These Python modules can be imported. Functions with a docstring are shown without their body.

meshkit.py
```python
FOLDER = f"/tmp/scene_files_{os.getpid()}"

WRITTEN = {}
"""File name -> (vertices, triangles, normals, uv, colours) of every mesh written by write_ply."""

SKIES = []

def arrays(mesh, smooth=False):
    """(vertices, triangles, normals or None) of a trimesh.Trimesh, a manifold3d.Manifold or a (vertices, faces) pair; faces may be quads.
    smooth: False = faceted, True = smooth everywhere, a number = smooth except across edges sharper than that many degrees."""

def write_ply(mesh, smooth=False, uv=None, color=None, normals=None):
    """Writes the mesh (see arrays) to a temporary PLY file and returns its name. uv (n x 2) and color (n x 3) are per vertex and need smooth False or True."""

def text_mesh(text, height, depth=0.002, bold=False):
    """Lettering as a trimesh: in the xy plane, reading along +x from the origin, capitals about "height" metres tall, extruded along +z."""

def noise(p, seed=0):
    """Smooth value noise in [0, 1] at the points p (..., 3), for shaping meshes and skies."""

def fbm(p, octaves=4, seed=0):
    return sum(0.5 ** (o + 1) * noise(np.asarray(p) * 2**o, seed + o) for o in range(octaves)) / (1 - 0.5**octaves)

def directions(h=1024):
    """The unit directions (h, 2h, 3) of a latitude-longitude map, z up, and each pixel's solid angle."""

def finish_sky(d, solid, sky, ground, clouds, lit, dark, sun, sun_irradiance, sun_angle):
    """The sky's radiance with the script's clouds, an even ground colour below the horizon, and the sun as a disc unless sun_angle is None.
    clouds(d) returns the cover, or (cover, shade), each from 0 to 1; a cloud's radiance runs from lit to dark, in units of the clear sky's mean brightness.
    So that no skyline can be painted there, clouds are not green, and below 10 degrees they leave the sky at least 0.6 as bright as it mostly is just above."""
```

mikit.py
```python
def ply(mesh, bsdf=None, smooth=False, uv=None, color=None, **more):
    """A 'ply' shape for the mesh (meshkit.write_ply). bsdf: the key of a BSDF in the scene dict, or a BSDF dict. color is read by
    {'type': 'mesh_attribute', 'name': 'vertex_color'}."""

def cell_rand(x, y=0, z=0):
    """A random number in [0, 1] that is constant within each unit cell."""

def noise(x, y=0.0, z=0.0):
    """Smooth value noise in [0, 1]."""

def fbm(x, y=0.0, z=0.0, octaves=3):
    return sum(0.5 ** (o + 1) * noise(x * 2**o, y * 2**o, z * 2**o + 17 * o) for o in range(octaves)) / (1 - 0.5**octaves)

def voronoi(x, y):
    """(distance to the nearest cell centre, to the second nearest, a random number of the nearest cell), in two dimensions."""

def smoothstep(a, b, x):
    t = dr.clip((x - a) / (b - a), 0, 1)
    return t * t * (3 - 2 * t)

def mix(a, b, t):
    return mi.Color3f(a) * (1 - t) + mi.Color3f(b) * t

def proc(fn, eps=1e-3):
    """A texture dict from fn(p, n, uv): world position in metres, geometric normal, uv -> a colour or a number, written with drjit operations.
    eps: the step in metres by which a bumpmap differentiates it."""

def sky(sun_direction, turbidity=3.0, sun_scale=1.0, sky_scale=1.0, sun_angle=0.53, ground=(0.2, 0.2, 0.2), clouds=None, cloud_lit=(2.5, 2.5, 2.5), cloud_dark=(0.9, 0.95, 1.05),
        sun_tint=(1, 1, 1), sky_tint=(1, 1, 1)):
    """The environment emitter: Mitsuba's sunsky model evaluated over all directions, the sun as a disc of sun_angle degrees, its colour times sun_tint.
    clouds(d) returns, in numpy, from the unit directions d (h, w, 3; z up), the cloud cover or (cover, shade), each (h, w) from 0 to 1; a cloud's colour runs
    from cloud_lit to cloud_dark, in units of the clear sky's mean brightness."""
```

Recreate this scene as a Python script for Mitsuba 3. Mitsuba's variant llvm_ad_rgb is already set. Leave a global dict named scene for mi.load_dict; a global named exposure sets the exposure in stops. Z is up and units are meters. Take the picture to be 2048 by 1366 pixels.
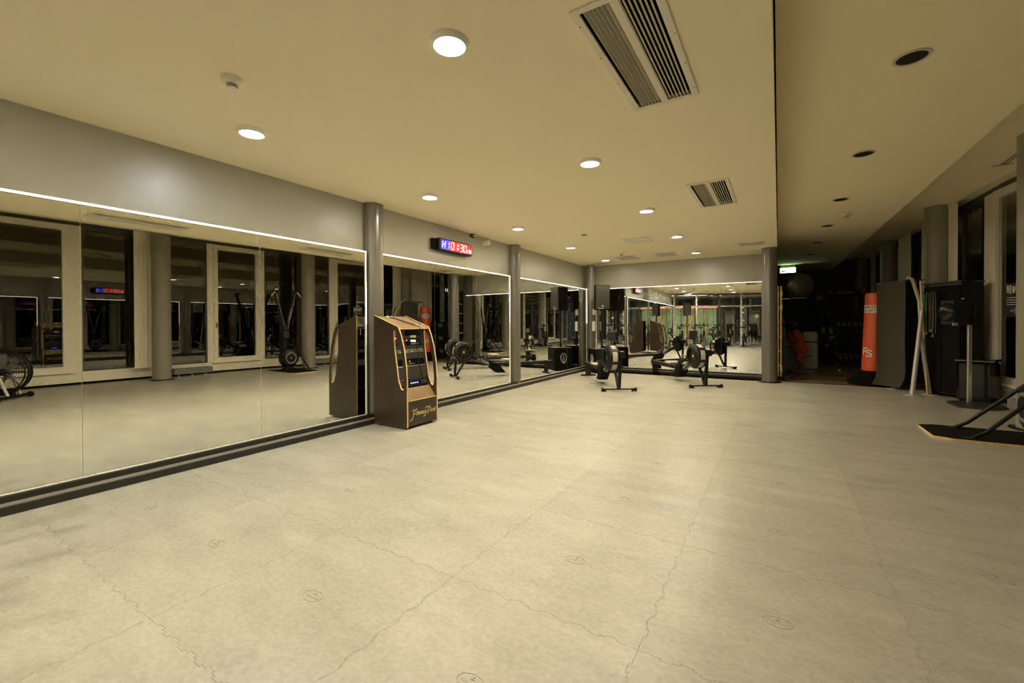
import math, random
import numpy as np, trimesh, shapely, drjit as dr, mitsuba as mi, mikit, meshkit
from shapely.geometry import Polygon, box as _sbox, Point
from shapely.ops import unary_union
from mikit import proc, noise, fbm, smoothstep, mix
T = mi.ScalarTransform4f
def sbox(x0, x1, y0, y1): return _sbox(x0, y0, x1, y1)
scene, labels = {}, {}
random.seed(7); rng = np.random.default_rng(7)

# ---------------------------------------------------------------- camera
F, YAW, PITCH, ROLL, SHY, EYE = 860.15, 0.55542, 0.007754, -0.003915, -29.338, np.array([0, 0, 1.23])
fw = np.array([-math.sin(YAW) * math.cos(PITCH), math.cos(YAW) * math.cos(PITCH), -math.sin(PITCH)])
rt = np.array([math.cos(YAW), math.sin(YAW), 0.0]); up = np.cross(rt, fw)
up = up * math.cos(ROLL) - rt * math.sin(ROLL)
scene['camera'] = {'type': 'perspective', 'fov': math.degrees(2 * math.atan(1024 / F)), 'fov_axis': 'x', 'near_clip': 0.02, 'far_clip': 200.0,
                   'principal_point_offset_y': -SHY / 1366.0,
                   'to_world': T().look_at(origin=EYE.tolist(), target=(EYE + fw).tolist(), up=up.tolist())}
# ---------------------------------------------------------------- light (night: only the lamps of the place)
exposure = 0.0
LAMP = 620.0                      # radiance of a downlight disc
WARM, COOL = (1.0, 0.86, 0.62), (0.92, 0.95, 0.90)
LED_L, GYM = 4.0, 22.0                         # radiance of the lit mirror edges; of the strip lamps in the gym behind the glass

# ---------------------------------------------------------------- helpers
ZC, ZR, ZS = 2.765, 3.06, 3.36    # studio ceiling, raised ceiling, ceiling strip at the windows
WX, MX, PX = -4.47, -4.335, -4.237   # left wall, its mirrors, front of its plinth
SL = 0.0146                       # the end wall is turned by this much
def YB(x, y0): return y0 + SL * x

class MB:
    def __init__(s): s.p = []
    def add(s, m):
        s.p.append(m); return s
    def box(s, x0, x1, y0, y1, z0, z1, b=0.0, R=None, c=None):
        e = np.array([x1 - x0, y1 - y0, z1 - z0]) / 2; o = np.array([x0 + x1, y0 + y1, z0 + z1]) / 2
        if b > 0:
            b = min(b, e.min() * 0.45); v = []
            for i in range(3):
                w = e - b; w[i] = e[i]
                v += [[a * w[0], d * w[1], f * w[2]] for a in (-1, 1) for d in (-1, 1) for f in (-1, 1)]
            m = trimesh.convex.convex_hull(np.array(v))
        else: m = trimesh.creation.box(extents=2 * e)
        if R is not None: m.apply_transform(R)
        m.apply_translation(o if c is None else c); return s.add(m)
    def bar(s, a, b_, w, h, up=(0, 0, 1), bev=0.0):
        a, b_ = np.array(a, float), np.array(b_, float); d = b_ - a; L = np.linalg.norm(d); d /= L
        sd = np.cross(np.array(up, float), d)
        if np.linalg.norm(sd) < 1e-4: sd = np.cross([1.0, 0, 0], d)
        sd /= np.linalg.norm(sd); u = np.cross(d, sd)
        M = np.eye(4); M[:3, 0], M[:3, 1], M[:3, 2], M[:3, 3] = d, sd, u, (a + b_) / 2
        t = MB().box(-L / 2, L / 2, -w / 2, w / 2, -h / 2, h / 2, bev).p[0]; t.apply_transform(M); return s.add(t)
    def cyl(s, a, b_, r, n=20, r2=None):
        a, b_ = np.array(a, float), np.array(b_, float)
        return s.tube([a, b_], [r, r if r2 is None else r2], n)
    def tube(s, pts, r, n=10):
        P = np.array(pts, float); k = len(P); r = np.full(k, r) if np.isscalar(r) else np.array(r, float)
        t = np.gradient(P, axis=0) if k > 2 else np.array([P[1] - P[0]] * 2); t /= np.linalg.norm(t, axis=1, keepdims=True)
        u = np.cross(t[0], [0.0, 0, 1]); u = np.cross(t[0], [1.0, 0, 0]) if np.linalg.norm(u) < 1e-3 else u
        V = []; ang = np.arange(n) * 2 * math.pi / n
        for i in range(k):
            u = u - (u @ t[i]) * t[i]; u /= np.linalg.norm(u); w = np.cross(t[i], u)
            V.append(P[i] + r[i] * (np.cos(ang)[:, None] * u + np.sin(ang)[:, None] * w))
        V = np.vstack(V + [P[:1], P[-1:]]); Fc = []
        for i in range(k - 1):
            for j in range(n):
                a, b_, c, d = i * n + j, i * n + (j + 1) % n, (i + 1) * n + (j + 1) % n, (i + 1) * n + j
                Fc += [[a, b_, c], [a, c, d]]
        for j in range(n):
            Fc += [[k * n, (j + 1) % n, j], [k * n + 1, (k - 1) * n + j, (k - 1) * n + (j + 1) % n]]
        return s.add(trimesh.Trimesh(V, Fc, process=False))
    def lathe(s, prof, c=(0, 0, 0), axis='z', n=32):
        m = trimesh.creation.revolve(np.array(prof, float), sections=n)
        if axis == 'y': m.apply_transform(trimesh.transformations.rotation_matrix(-math.pi / 2, [1, 0, 0]))   # local z -> +y
        if axis == 'x': m.apply_transform(trimesh.transformations.rotation_matrix(math.pi / 2, [0, 1, 0]))    # local z -> +x
        m.apply_translation(c); return s.add(m)
    def prism(s, poly, h, M=None):
        poly = poly if hasattr(poly, 'geom_type') else Polygon(poly)
        for g in getattr(poly, 'geoms', [poly]):
            m = trimesh.creation.extrude_polygon(g, h, engine='earcut')
            if M is not None: m.apply_transform(M)
            s.add(m)
        return s
    def sph(s, c, r, sub=2, sc=(1, 1, 1)):
        m = trimesh.creation.icosphere(subdivisions=sub, radius=r); m.apply_scale(sc); m.apply_translation(c); return s.add(m)
    def mesh(s, M=None):
        m = trimesh.util.concatenate(s.p) if len(s.p) > 1 else s.p[0].copy()
        if M is not None: m.apply_transform(M)
        return m

def fr(o, x, y, z=None):
    """4x4 frame: origin, x axis, y axis (z = x cross y)."""
    x, y = np.array(x, float), np.array(y, float); x /= np.linalg.norm(x); z = np.cross(x, y) if z is None else np.array(z, float)
    z /= np.linalg.norm(z); y = np.cross(z, x); M = np.eye(4); M[:3, 0], M[:3, 1], M[:3, 2], M[:3, 3] = x, y, z, o; return M
def rz(a, o=(0, 0, 0)):
    M = trimesh.transformations.rotation_matrix(a, [0, 0, 1]); M[:3, 3] = o; return M
XZ = fr((0, 0, 0), (1, 0, 0), (0, 0, 1))       # polygon in x,z; extrudes towards -y
YZ = fr((0, 0, 0), (0, 1, 0), (0, 0, 1))       # polygon in y,z; extrudes towards +x
def off(M, o):
    M = M.copy(); M[:3, 3] += o; return M
taken = {}
def free(key):
    if key not in taken: taken[key] = 0; return key
    taken[key] += 1; return f'{key}_{taken[key]:03d}'
def thing(name, label, cat, group=None):
    k = free(name); labels[k] = {'label': label, 'category': cat}
    if group: labels[k]['group'] = group
    return k
def obj(name, mesh, m, parent=None, smooth=30, label=None, M=None, **more):
    k = free(f'{parent}__{name}' if parent else name)
    if isinstance(mesh, MB): mesh = mesh.mesh(M)
    elif M is not None: mesh = mesh.copy(); mesh.apply_transform(M)
    scene[k] = mikit.ply(mesh, m, smooth=smooth, **more)
    if label: labels[k] = {'label': label}
    return k
def solid(name, mesh, m, label, cat, group=None, **kw):
    k = obj(name, mesh, m, **kw); labels[k] = {'label': label, 'category': cat}
    if group: labels[k]['group'] = group
    return k
def struct(name, mesh, m, parent=None, label=None, **kw):
    k = obj(name, mesh, m, parent, **kw)
    if parent is None: labels[k] = {'kind': 'structure', **({'label': label} if label else {})}
    elif label: labels[k] = {'label': label}
    return k
def holder(name, label=None):
    k = free(name); labels[k] = {'kind': 'structure', **({'label': label} if label else {})}; return k
def lamp(rgb, s): return {'type': 'area', 'radiance': {'type': 'rgb', 'value': [float(c * s) for c in rgb]}}

# ---------------------------------------------------------------- materials
def rgb(*c): return {'type': 'rgb', 'value': list(map(float, c))}
def mat(key, c, rough=0.5, metal=0.0, spec=0.5, **kw):
    col = c if isinstance(c, dict) else rgb(*c)
    scene[key] = {'type': 'twosided', 'b': {'type': 'principled', 'base_color': col, 'roughness': rough, 'metallic': metal, 'specular': spec, **kw}}
    return key
def bump(key, tex, scale):
    b = scene[key]['b']; scene[key] = {'type': 'twosided', 'b': {'type': 'bumpmap', 'arbitrary': tex, 'scale': scale, 'bsdf': b}}
def floor_fn(tint):
    def f(p, n, uv):
        a = fbm(p.x * 3.0, p.y * 9.0, 0.3, octaves=3); b = noise(p.x * 60, p.y * 95, 1.0); c = fbm(p.x * 1.1 + 7, p.y * 1.6, 2.0, octaves=2)
        t = 0.80 + 0.30 * (a - 0.1) + 0.16 * (b - 0.5) + 0.16 * (c - 0.5)
        return mi.Color3f(0.315, 0.305, 0.255) * (t * tint)
    return f
for i, t in enumerate((0.965, 1.0, 1.03)): mat(f'floor_mat_{i}', proc(floor_fn(t)), 0.36, spec=0.55)
mat('joint_mat', (0.27, 0.26, 0.215), 0.6)
mat('mark_mat', (0.10, 0.09, 0.07), 0.7)
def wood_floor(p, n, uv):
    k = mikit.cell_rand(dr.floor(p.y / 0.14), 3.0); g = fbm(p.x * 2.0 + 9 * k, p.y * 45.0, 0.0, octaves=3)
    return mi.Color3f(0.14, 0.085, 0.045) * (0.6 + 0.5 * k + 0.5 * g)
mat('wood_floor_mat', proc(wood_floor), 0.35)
mat('ceiling_mat', (0.87, 0.785, 0.575), 0.9, spec=0.1)
mat('dim_ceiling_mat', (0.86, 0.77, 0.54), 0.9, spec=0.1)
mat('wall_mat', (0.275, 0.262, 0.20), 0.38, spec=1.0)
bump('wall_mat', proc(lambda p, n, uv: noise(p.x * 160, p.y * 160, p.z * 160), eps=2e-3), 0.0009)
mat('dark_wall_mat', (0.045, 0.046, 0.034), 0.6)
mat('column_mat', (0.105, 0.098, 0.075), 0.28, spec=1.0)
mat('dark_column_mat', (0.26, 0.24, 0.185), 0.45)
mat('trim_white', (0.86, 0.84, 0.78), 0.35)
mat('white_plastic', (0.74, 0.70, 0.60), 0.35)
mat('vent_white', (0.72, 0.67, 0.55), 0.5)
mat('plinth_mat', (0.014, 0.013, 0.010), 0.45)
mat('plinth_top', (0.16, 0.15, 0.125), 0.5)
mat('frame_mat', (0.84, 0.78, 0.64), 0.45)
mat('dark_frame', (0.06, 0.058, 0.05), 0.5)
mat('blind_mat', (0.86, 0.79, 0.62), 0.8)
mat('black', (0.006, 0.006, 0.005), 0.42, spec=0.3)
mat('black_gloss', (0.004, 0.004, 0.004), 0.12)
mat('black_matte', (0.006, 0.0056, 0.0045), 0.8, spec=0.1)
mat('speaker_cloth', (0.024, 0.021, 0.015), 0.7, spec=0.3)
mat('rubber', (0.010, 0.010, 0.008), 0.7, spec=0.2)
mat('dark_grey', (0.026, 0.024, 0.019), 0.5, spec=0.35)
mat('mid_grey', (0.16, 0.155, 0.14), 0.5)
mat('light_grey', (0.5, 0.475, 0.41), 0.5)
mat('steel', (0.62, 0.60, 0.55), 0.28, metal=1.0)
mat('silver_paint', (0.52, 0.50, 0.44), 0.4, metal=0.3)
mat('seat_mat', (0.62, 0.58, 0.50), 0.55)
mat('cage_mat', (0.42, 0.39, 0.33), 0.45, metal=0.2)
mat('yellow', (0.72, 0.72, 0.08), 0.5)
mat('white_paint', (0.80, 0.78, 0.72), 0.6)
mat('orange', (0.62, 0.13, 0.04), 0.45)
mat('red_vinyl', (0.74, 0.115, 0.04), 0.42)
mat('dim_red', (0.10, 0.012, 0.008), 0.5)
mat('dark_red', (0.32, 0.03, 0.02), 0.5)
mat('green_band', (0.03, 0.16, 0.08), 0.6)
mat('blue_pad', (0.05, 0.16, 0.24), 0.6)
mat('lime', (0.34, 0.48, 0.03), 0.6)
mat('pink_pad', (0.42, 0.07, 0.06), 0.6)
mat('gold_line', (0.62, 0.47, 0.20), 0.5)
mat('mat_foam', (0.060, 0.055, 0.040), 0.8, spec=0.2)
bump('mat_foam', proc(lambda p, n, uv: dr.sin(p.z * 300) * dr.sin((p.x - p.y) * 210), eps=2e-3), 0.0012)
def lam(p, n, uv):
    g = fbm(p.x * 30, p.y * 30, p.z * 3.0, octaves=3); h = fbm(p.x * 4, p.y * 4, p.z * 4 + 3, octaves=3)
    return mi.Color3f(0.034, 0.021, 0.011) * (0.65 + 0.5 * g + 0.35 * h)
mat('laminate_mat', proc(lam), 0.33)
def lam_top(p, n, uv):
    g = fbm(p.x * 4, p.y * 45, p.z * 4, octaves=3); return mi.Color3f(0.22, 0.15, 0.085) * (0.7 + 0.6 * g)
mat('laminate_top', proc(lam_top), 0.22)
def ply(p, n, uv):
    return mi.Color3f(0.66, 0.46, 0.21) * (0.8 + 0.3 * fbm(p.x * 40, p.y * 40, p.z * 6, octaves=2))
mat('ply_edge', proc(ply), 0.5)
def speck(p, n, uv):
    s = noise(p.x * 110, p.y * 110, p.z * 110); return mi.Color3f(0.26, 0.25, 0.21) * (0.55 + 0.9 * s)
mat('speckled', proc(speck), 0.7)
def curtain(key, *c):
    scene[key] = {'type': 'principledthin', 'base_color': rgb(*c), 'roughness': 0.7, 'diff_trans': 0.9, 'spec_trans': 0.0}
curtain('curtain_green', 0.60, 0.80, 0.58); curtain('curtain_dark', 0.40, 0.58, 0.43); curtain('curtain_cream', 0.92, 0.88, 0.64); curtain('curtain_amber', 0.82, 0.62, 0.32)
mat('amber', (0.70, 0.52, 0.26), 0.7); mat('cream', (0.80, 0.75, 0.56), 0.7)
mat('night_wall', (0.10, 0.10, 0.10), 0.8)
mat('gym_floor', (0.40, 0.38, 0.31), 0.5)
mat('poster_dark', (0.03, 0.028, 0.026), 0.5)
mat('screen_off', (0.02, 0.022, 0.02), 0.08)
mat('lcd', (0.16, 0.18, 0.10), 0.3)
scene['mirror_mat'] = {'type': 'twosided', 'b': {'type': 'conductor', 'material': 'none', 'specular_reflectance': rgb(0.86, 0.875, 0.83)}}
scene['pane_mat'] = {'type': 'thindielectric', 'int_ior': 1.52}
# ---------------------------------------------------------------- floor: jigsaw tiles of 0.9 m
def fx(y): return float(np.interp(y, [-4, 4, 6.4, 8.5, 9.5, 11, 14.5, 19], [3.6, 3.55, 3.46, 3.08, 2.92, 2.86, 2.8, 2.66]))
holder('floor', 'grey-beige studio floor of interlocking tiles')
struct('slab', MB().box(-4.6, 4.2, -12, 10.40, -0.06, -0.0018), 'joint_mat', 'floor')
TX0, TY0, TS = -0.45, 0.72, 0.895
def edge(n, seed, straight=False):
    """jigsaw edge from (0,0) to (1,0)"""
    if straight: return [(0, 0), (1, 0)]
    r = random.Random(seed); out = [(0, 0)]; k = 13
    for i in range(k):
        a, b = (i + 0.22) / k, (i + 0.78) / k; s = 0.011 if (i + seed) % 2 else -0.011
        if i in (0, k - 1): continue
        out += [(a, 0), (a - 0.006, s), (b + 0.006, s), (b, 0)]
    return out + [(1, 0)]
region = Polygon([(PX, -3.2), (-3.3, -2.75), (-2.3, -3.3), (-1.25, -3.65), (-0.2, -3.8), (1.2, -3.7), (3.55, -3.2)] + [(fx(y), y) for y in np.linspace(-3.2, 10.4, 20)] + [(PX, 10.40)])
def gx(i): return TX0 + TS * i
def gy(j): return TY0 + TS * j
SY = MB().prism(Point(0, 0).buffer(1), 0.001)
k = 0
for i in range(-5, 5):
    for j in range(-5, 11):
        pts = []
        for (ax, ay, bx, by, sd) in ((i, j, i + 1, j, (i * 7 + j * 13) & 15), (i + 1, j, i + 1, j + 1, (i * 5 + 5 + j * 3 + 8) & 15)):
            pts += [(gx(ax) + (bx - ax) * TS * e[0] + (ay - by) * TS * e[1], gy(ay) + (by - ay) * TS * e[0] + (bx - ax) * TS * e[1]) for e in edge(1, sd)][:-1]
        top = [(gx(i) + TS * e[0], gy(j + 1) + TS * e[1]) for e in edge(1, (i * 7 + (j + 1) * 13) & 15)]
        lef = [(gx(i) - TS * e[1], gy(j) + TS * e[0]) for e in edge(1, (i * 5 + j * 3 + 8) & 15)]
        pts += top[::-1][:-1] + lef[::-1][:-1]
        g = Polygon(pts).buffer(0).intersection(region).buffer(-0.0006, join_style=2).simplify(0.0004)
        if g.area < 0.01: continue
        g = max(getattr(g, 'geoms', [g]), key=lambda q: q.area)
        c = (gx(i) + TS / 2, gy(j) + TS / 2); near = math.hypot(c[0] + 1, c[1] - 2) < 4.2
        oval = shapely.affinity.scale(Point(c).buffer(1, 12), 0.055, 0.034)
        ring = oval.difference(oval.buffer(-0.0022))
        if near and g.contains(oval): g = g.difference(ring)
        m = MB().prism(g, 0.0018, off(np.eye(4), [0, 0, -0.0018]))
        tl = struct('tile', m, f'floor_mat_{int(rng.integers(0, 3))}', 'floor', smooth=False)
        if near and g.area > 0.7 and c[1] > 0.9:
            t = MB()
            t.box(c[0] - .008, c[0] + .008, c[1] + .010, c[1] + .0125, 0, .0004).box(c[0] - .001, c[0] + .001, c[1] + .0125, c[1] + .021, 0, .0004).box(c[0] - .004, c[0] + .004, c[1] + .021, c[1] + .0235, 0, .0004)
            for q in range(9):
                u = -.036 + .009 * q; t.bar((c[0] + u, c[1] - .010, .0002), (c[0] + u + (.003 if q % 3 else 0), c[1] - .001 - .003 * (q % 2), .0002), .0016, .0004)
            struct('maker_mark', t, 'mark_mat', tl, smooth=False)
holder('floor_2', 'dark wooden plank floor of the unlit room beyond the studio')
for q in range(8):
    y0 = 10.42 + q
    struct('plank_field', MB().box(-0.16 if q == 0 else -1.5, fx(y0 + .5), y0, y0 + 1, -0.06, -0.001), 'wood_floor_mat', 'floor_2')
struct('threshold', MB().box(-0.1, 2.9, 10.38, 10.44, -0.01, 0.006, 0.003), 'light_grey', 'floor_2')

# ---------------------------------------------------------------- ceilings
KC = (ZC - 1.23) / 1.488          # ceiling things were measured for a height of 2.718
LX, LY = (-1.48 * KC, -3.45 * KC), [(1.77 + 1.99 * j) * KC for j in range(-2, 5)]
VENTS = [tuple(q * KC for q in v) for v in [(-0.855, -0.44, 1.90, 3.02), (-0.855, -0.44, 4.94, 6.01)]]
GR = [tuple(q * KC for q in v) for v in [(-2.36, -1.94, 7.50, 8.02), (-2.30, -1.86, 9.43, 9.96), (-3.16, -2.70, 9.42, 10.02), (-0.66, -0.22, 9.10, 9.45), (-4.0, -3.6, 10.1, 10.55)]]
cp = sbox(-4.6, -0.03, -4.1, 11.4)
cp = cp.difference(unary_union([Point(x, y).buffer(0.094, 24) for x in LX for y in LY] + [sbox(a + .025, b - .025, c + .02, d - .02) for a, b, c, d in VENTS]))
holder('ceiling', 'lowered beige studio ceiling with downlights')
struct('panel', MB().prism(cp, 0.03, off(np.eye(4), [0, 0, ZC])), 'ceiling_mat', 'ceiling', smooth=False)
struct('edge_face', MB().box(-0.05, -0.03, -4.1, 11.0, ZC + .0301, ZR), 'dim_ceiling_mat', 'ceiling')
holder('ceiling_2', 'raised dim ceiling right of the lowered one')
def e2(y): return 1.73 - 0.011 * (y - 5.3)
struct('panel', MB().prism([(-0.02, -4.2), (e2(-4.2), -4.2), (e2(18.6), 18.6), (-1.6, 18.6), (-1.6, 11.05), (-0.02, 11.05)], 0.04, off(np.eye(4), [0, 0, ZR])), 'dim_ceiling_mat', 'ceiling_2', smooth=False)
holder('ceiling_3', 'highest ceiling strip along the windows')
ys = np.linspace(-4.2, 18.6, 24)
SLOT = [(2.50, 0.6, 2.12), (2.64, 2.80, 4.22), (2.58, 7.05, 8.50)]
strip = Polygon([(e2(y) - .02, y) for y in ys] + [(fx(y) + .3, y) for y in ys[::-1]])
struct('panel', MB().prism(strip.difference(unary_union([sbox(x - .02, x + .02, a, b) for x, a, b in SLOT])), 0.04, off(np.eye(4), [0, 0, ZS])), 'dim_ceiling_mat', 'ceiling_3', smooth=False)
struct('edge_face', MB().prism(Polygon([(e2(y) - .02, y) for y in ys] + [(e2(y) - .005, y) for y in ys[::-1]]), ZS - ZR - .03, off(np.eye(4), [0, 0, ZR + .03])), 'dim_ceiling_mat', 'ceiling_3')
for n, (x, a, b) in enumerate(SLOT):
    s = thing('slot_diffuser', ('long black slot air outlet in the ceiling strip, the one nearest the camera', 'long black slot air outlet in the ceiling strip, middle one seen in the mirror', 'long black slot air outlet in the ceiling strip, beside the ski machine')[n], 'air outlet')
    obj('box', MB().box(x - .05, x + .05, a - .03, b + .03, ZS + .041, ZS + .07), 'black_matte', s)
    for yy in (a, b): obj('end_plate', MB().box(x - .10, x + .10, yy - .03, yy + .03, ZS - .006, ZS - .0005), 'light_grey', s)
    obj('rail', MB().box(x - .03, x - .02, a, b, ZS - .006, ZS - .0005).box(x + .02, x + .03, a, b, ZS - .006, ZS - .0005), 'mid_grey', s)

# ---------------------------------------------------------------- walls, plinths, mirrors
LED = 2.128; MB0 = 0.106
BAYS = [(-2.1, 3.58), (3.80, 6.91), (7.22, 10.74)]
JOINTS = [[-0.27, 1.02, 2.31], [4.83, 5.86], [8.49, 9.52]]
holder('wall_left', 'grey painted wall above the long mirrors')
struct('panel', MB().box(WX - .12, WX, -2.2, 11.2, LED + .011, ZC), 'wall_mat', 'wall_left')
struct('backing', MB().box(WX - .12, WX - .002, -2.2, 11.2, -0.05, LED + .011), 'wall_mat', 'wall_left')
for a, b in ((-2.1, 3.59), (3.79, 6.92), (7.21, 10.75)): struct('mirror_box', MB().box(WX - .001, MX - .048, a, b, 0.0, LED + .009), 'wall_mat', 'wall_left')
holder('wall_back', 'grey painted end wall above the mirror')
EYB, EMY, EUP = 10.90, 10.885, 11.10
BM = lambda: rz(math.atan(SL), (0, 0, 0))
def bslab(x0, x1, y0, y1, z0, z1, b=0.0):
    m = MB().box(x0, x1, y0, y1, z0, z1, b); m.p[0].apply_transform(trimesh.transformations.rotation_matrix(math.atan(SL), [0, 0, 1])); return m
struct('panel', bslab(-4.4, -0.16, EUP, EUP + .12, LED + .011, ZC), 'wall_mat', 'wall_back')
struct('ledge', bslab(-4.3, -0.16, EYB + .03, EUP, LED - .02, LED + .010), 'wall_mat', 'wall_back')
struct('backing', bslab(-4.3, -0.16, EYB + .03, EYB + .15, -0.05, LED + .011), 'mid_grey', 'wall_back')
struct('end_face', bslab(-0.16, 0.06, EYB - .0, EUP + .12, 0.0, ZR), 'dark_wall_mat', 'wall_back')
holder('baseboard_left', 'black stepped plinth under the long mirrors')
for a, b in ((-2.1, 2.60), (2.602, 6.8), (6.802, 10.72)):
    struct('board', MB().box(MX - .02, PX, a, b, 0.0, 0.058, 0.002), 'plinth_mat', 'baseboard_left')
struct('ledge', MB().box(MX - .05, PX - .008, -2.1, 10.72, 0.058, 0.061), 'plinth_top', 'baseboard_left')
struct('riser', MB().box(MX - .05, MX + .012, -2.1, 10.80, 0.061, MB0 - .004), 'plinth_mat', 'baseboard_left')
holder('baseboard_back', 'black stepped plinth under the end wall mirror')
struct('board', bslab(-4.08, -0.15, 10.77, 10.90, 0.0, 0.058, 0.002), 'plinth_mat', 'baseboard_back')
struct('ledge', bslab(-4.08, -0.15, 10.78, 10.90, 0.058, 0.061), 'plinth_top', 'baseboard_back')
struct('riser', bslab(-4.08, -0.15, EMY - .012, EMY + .02, 0.061, MB0 - .004), 'plinth_mat', 'baseboard_back')
G3 = 0.0035
NM = ['long wall mirror left of the audio cabinet', 'long wall mirror between the first and second slim column', 'long wall mirror next to the loudspeaker corner']
for n, ((a, b), js) in enumerate(zip(BAYS, JOINTS)):
    t = thing('wall_mirror', NM[n] + ' in a white frame', 'mirror')
    e = [a] + js + [b]; mx = [MX - .036, MX - .010, MX - .004][n]
    for q in range(len(e) - 1):
        obj('panel', MB().box(mx - .012, mx, e[q] + G3 / 2, e[q + 1] - G3 / 2, MB0, LED - .012), 'mirror_mat', t, smooth=False)
    for j in js: obj('joint', MB().box(mx - .013, mx - .004, j - .003, j + .003, MB0, LED - .012), 'light_grey', t)
    obj('top_trim', MB().box(mx - .014, mx + .012, a - .02, b + .02, LED - .011, LED + .010, 0.002), 'trim_white', t)
    obj('bottom_trim', MB().box(mx - .014, mx + .010, a, b, MB0 - .004, MB0 + .003, 0.001), 'trim_white', t)
    for yy in (a - .010, b + .010): obj('side_trim', MB().box(mx - .014, mx + .010, yy - .010, yy + .010, MB0, LED - .011, 0.002), 'trim_white', t)
    obj('lit_edge', MB().box(mx + .0125, mx + .0135, a - .018, b + .018, LED - .009, LED + .008).box(mx + .0105, mx + .0115, a - .017, a - .003, LED - .9, LED - .010).box(mx + .0105, mx + .0115, b + .003, b + .017, LED - .9, LED - .010), 'trim_white', t, smooth=False, emitter=lamp((1, .93, .78), LED_L))
t = thing('wall_mirror', 'mirror on the end wall behind the rowing machines', 'mirror')
e = [-4.10, -2.13, -1.12, -0.20]
for q in range(3): obj('panel', bslab(e[q] + 0.16 + G3 / 2 * (q > 0), e[q + 1] + 0.16 - G3 / 2, EMY + .034, EMY + .046, MB0, LED - .012), 'mirror_mat', t, smooth=False)
obj('top_trim', bslab(-3.96, -0.03, EMY + .016, EMY + .046, LED - .011, LED + .010, .002), 'trim_white', t)
obj('lit_edge', bslab(-3.955, -0.035, EMY + .014, EMY + .0155, LED - .008, LED + .004), 'trim_white', t, smooth=False, emitter=lamp((1, .93, .78), LED_L * .6))
obj('side_trim', bslab(-3.965, -3.94, EMY + .016, EMY + .05, MB0, LED - .011, .002), 'trim_white', t)
obj('bottom_trim', bslab(-3.96, -0.03, EMY + .018, EMY + .046, MB0 - .004, MB0 + .003, .001), 'trim_white', t)

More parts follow.
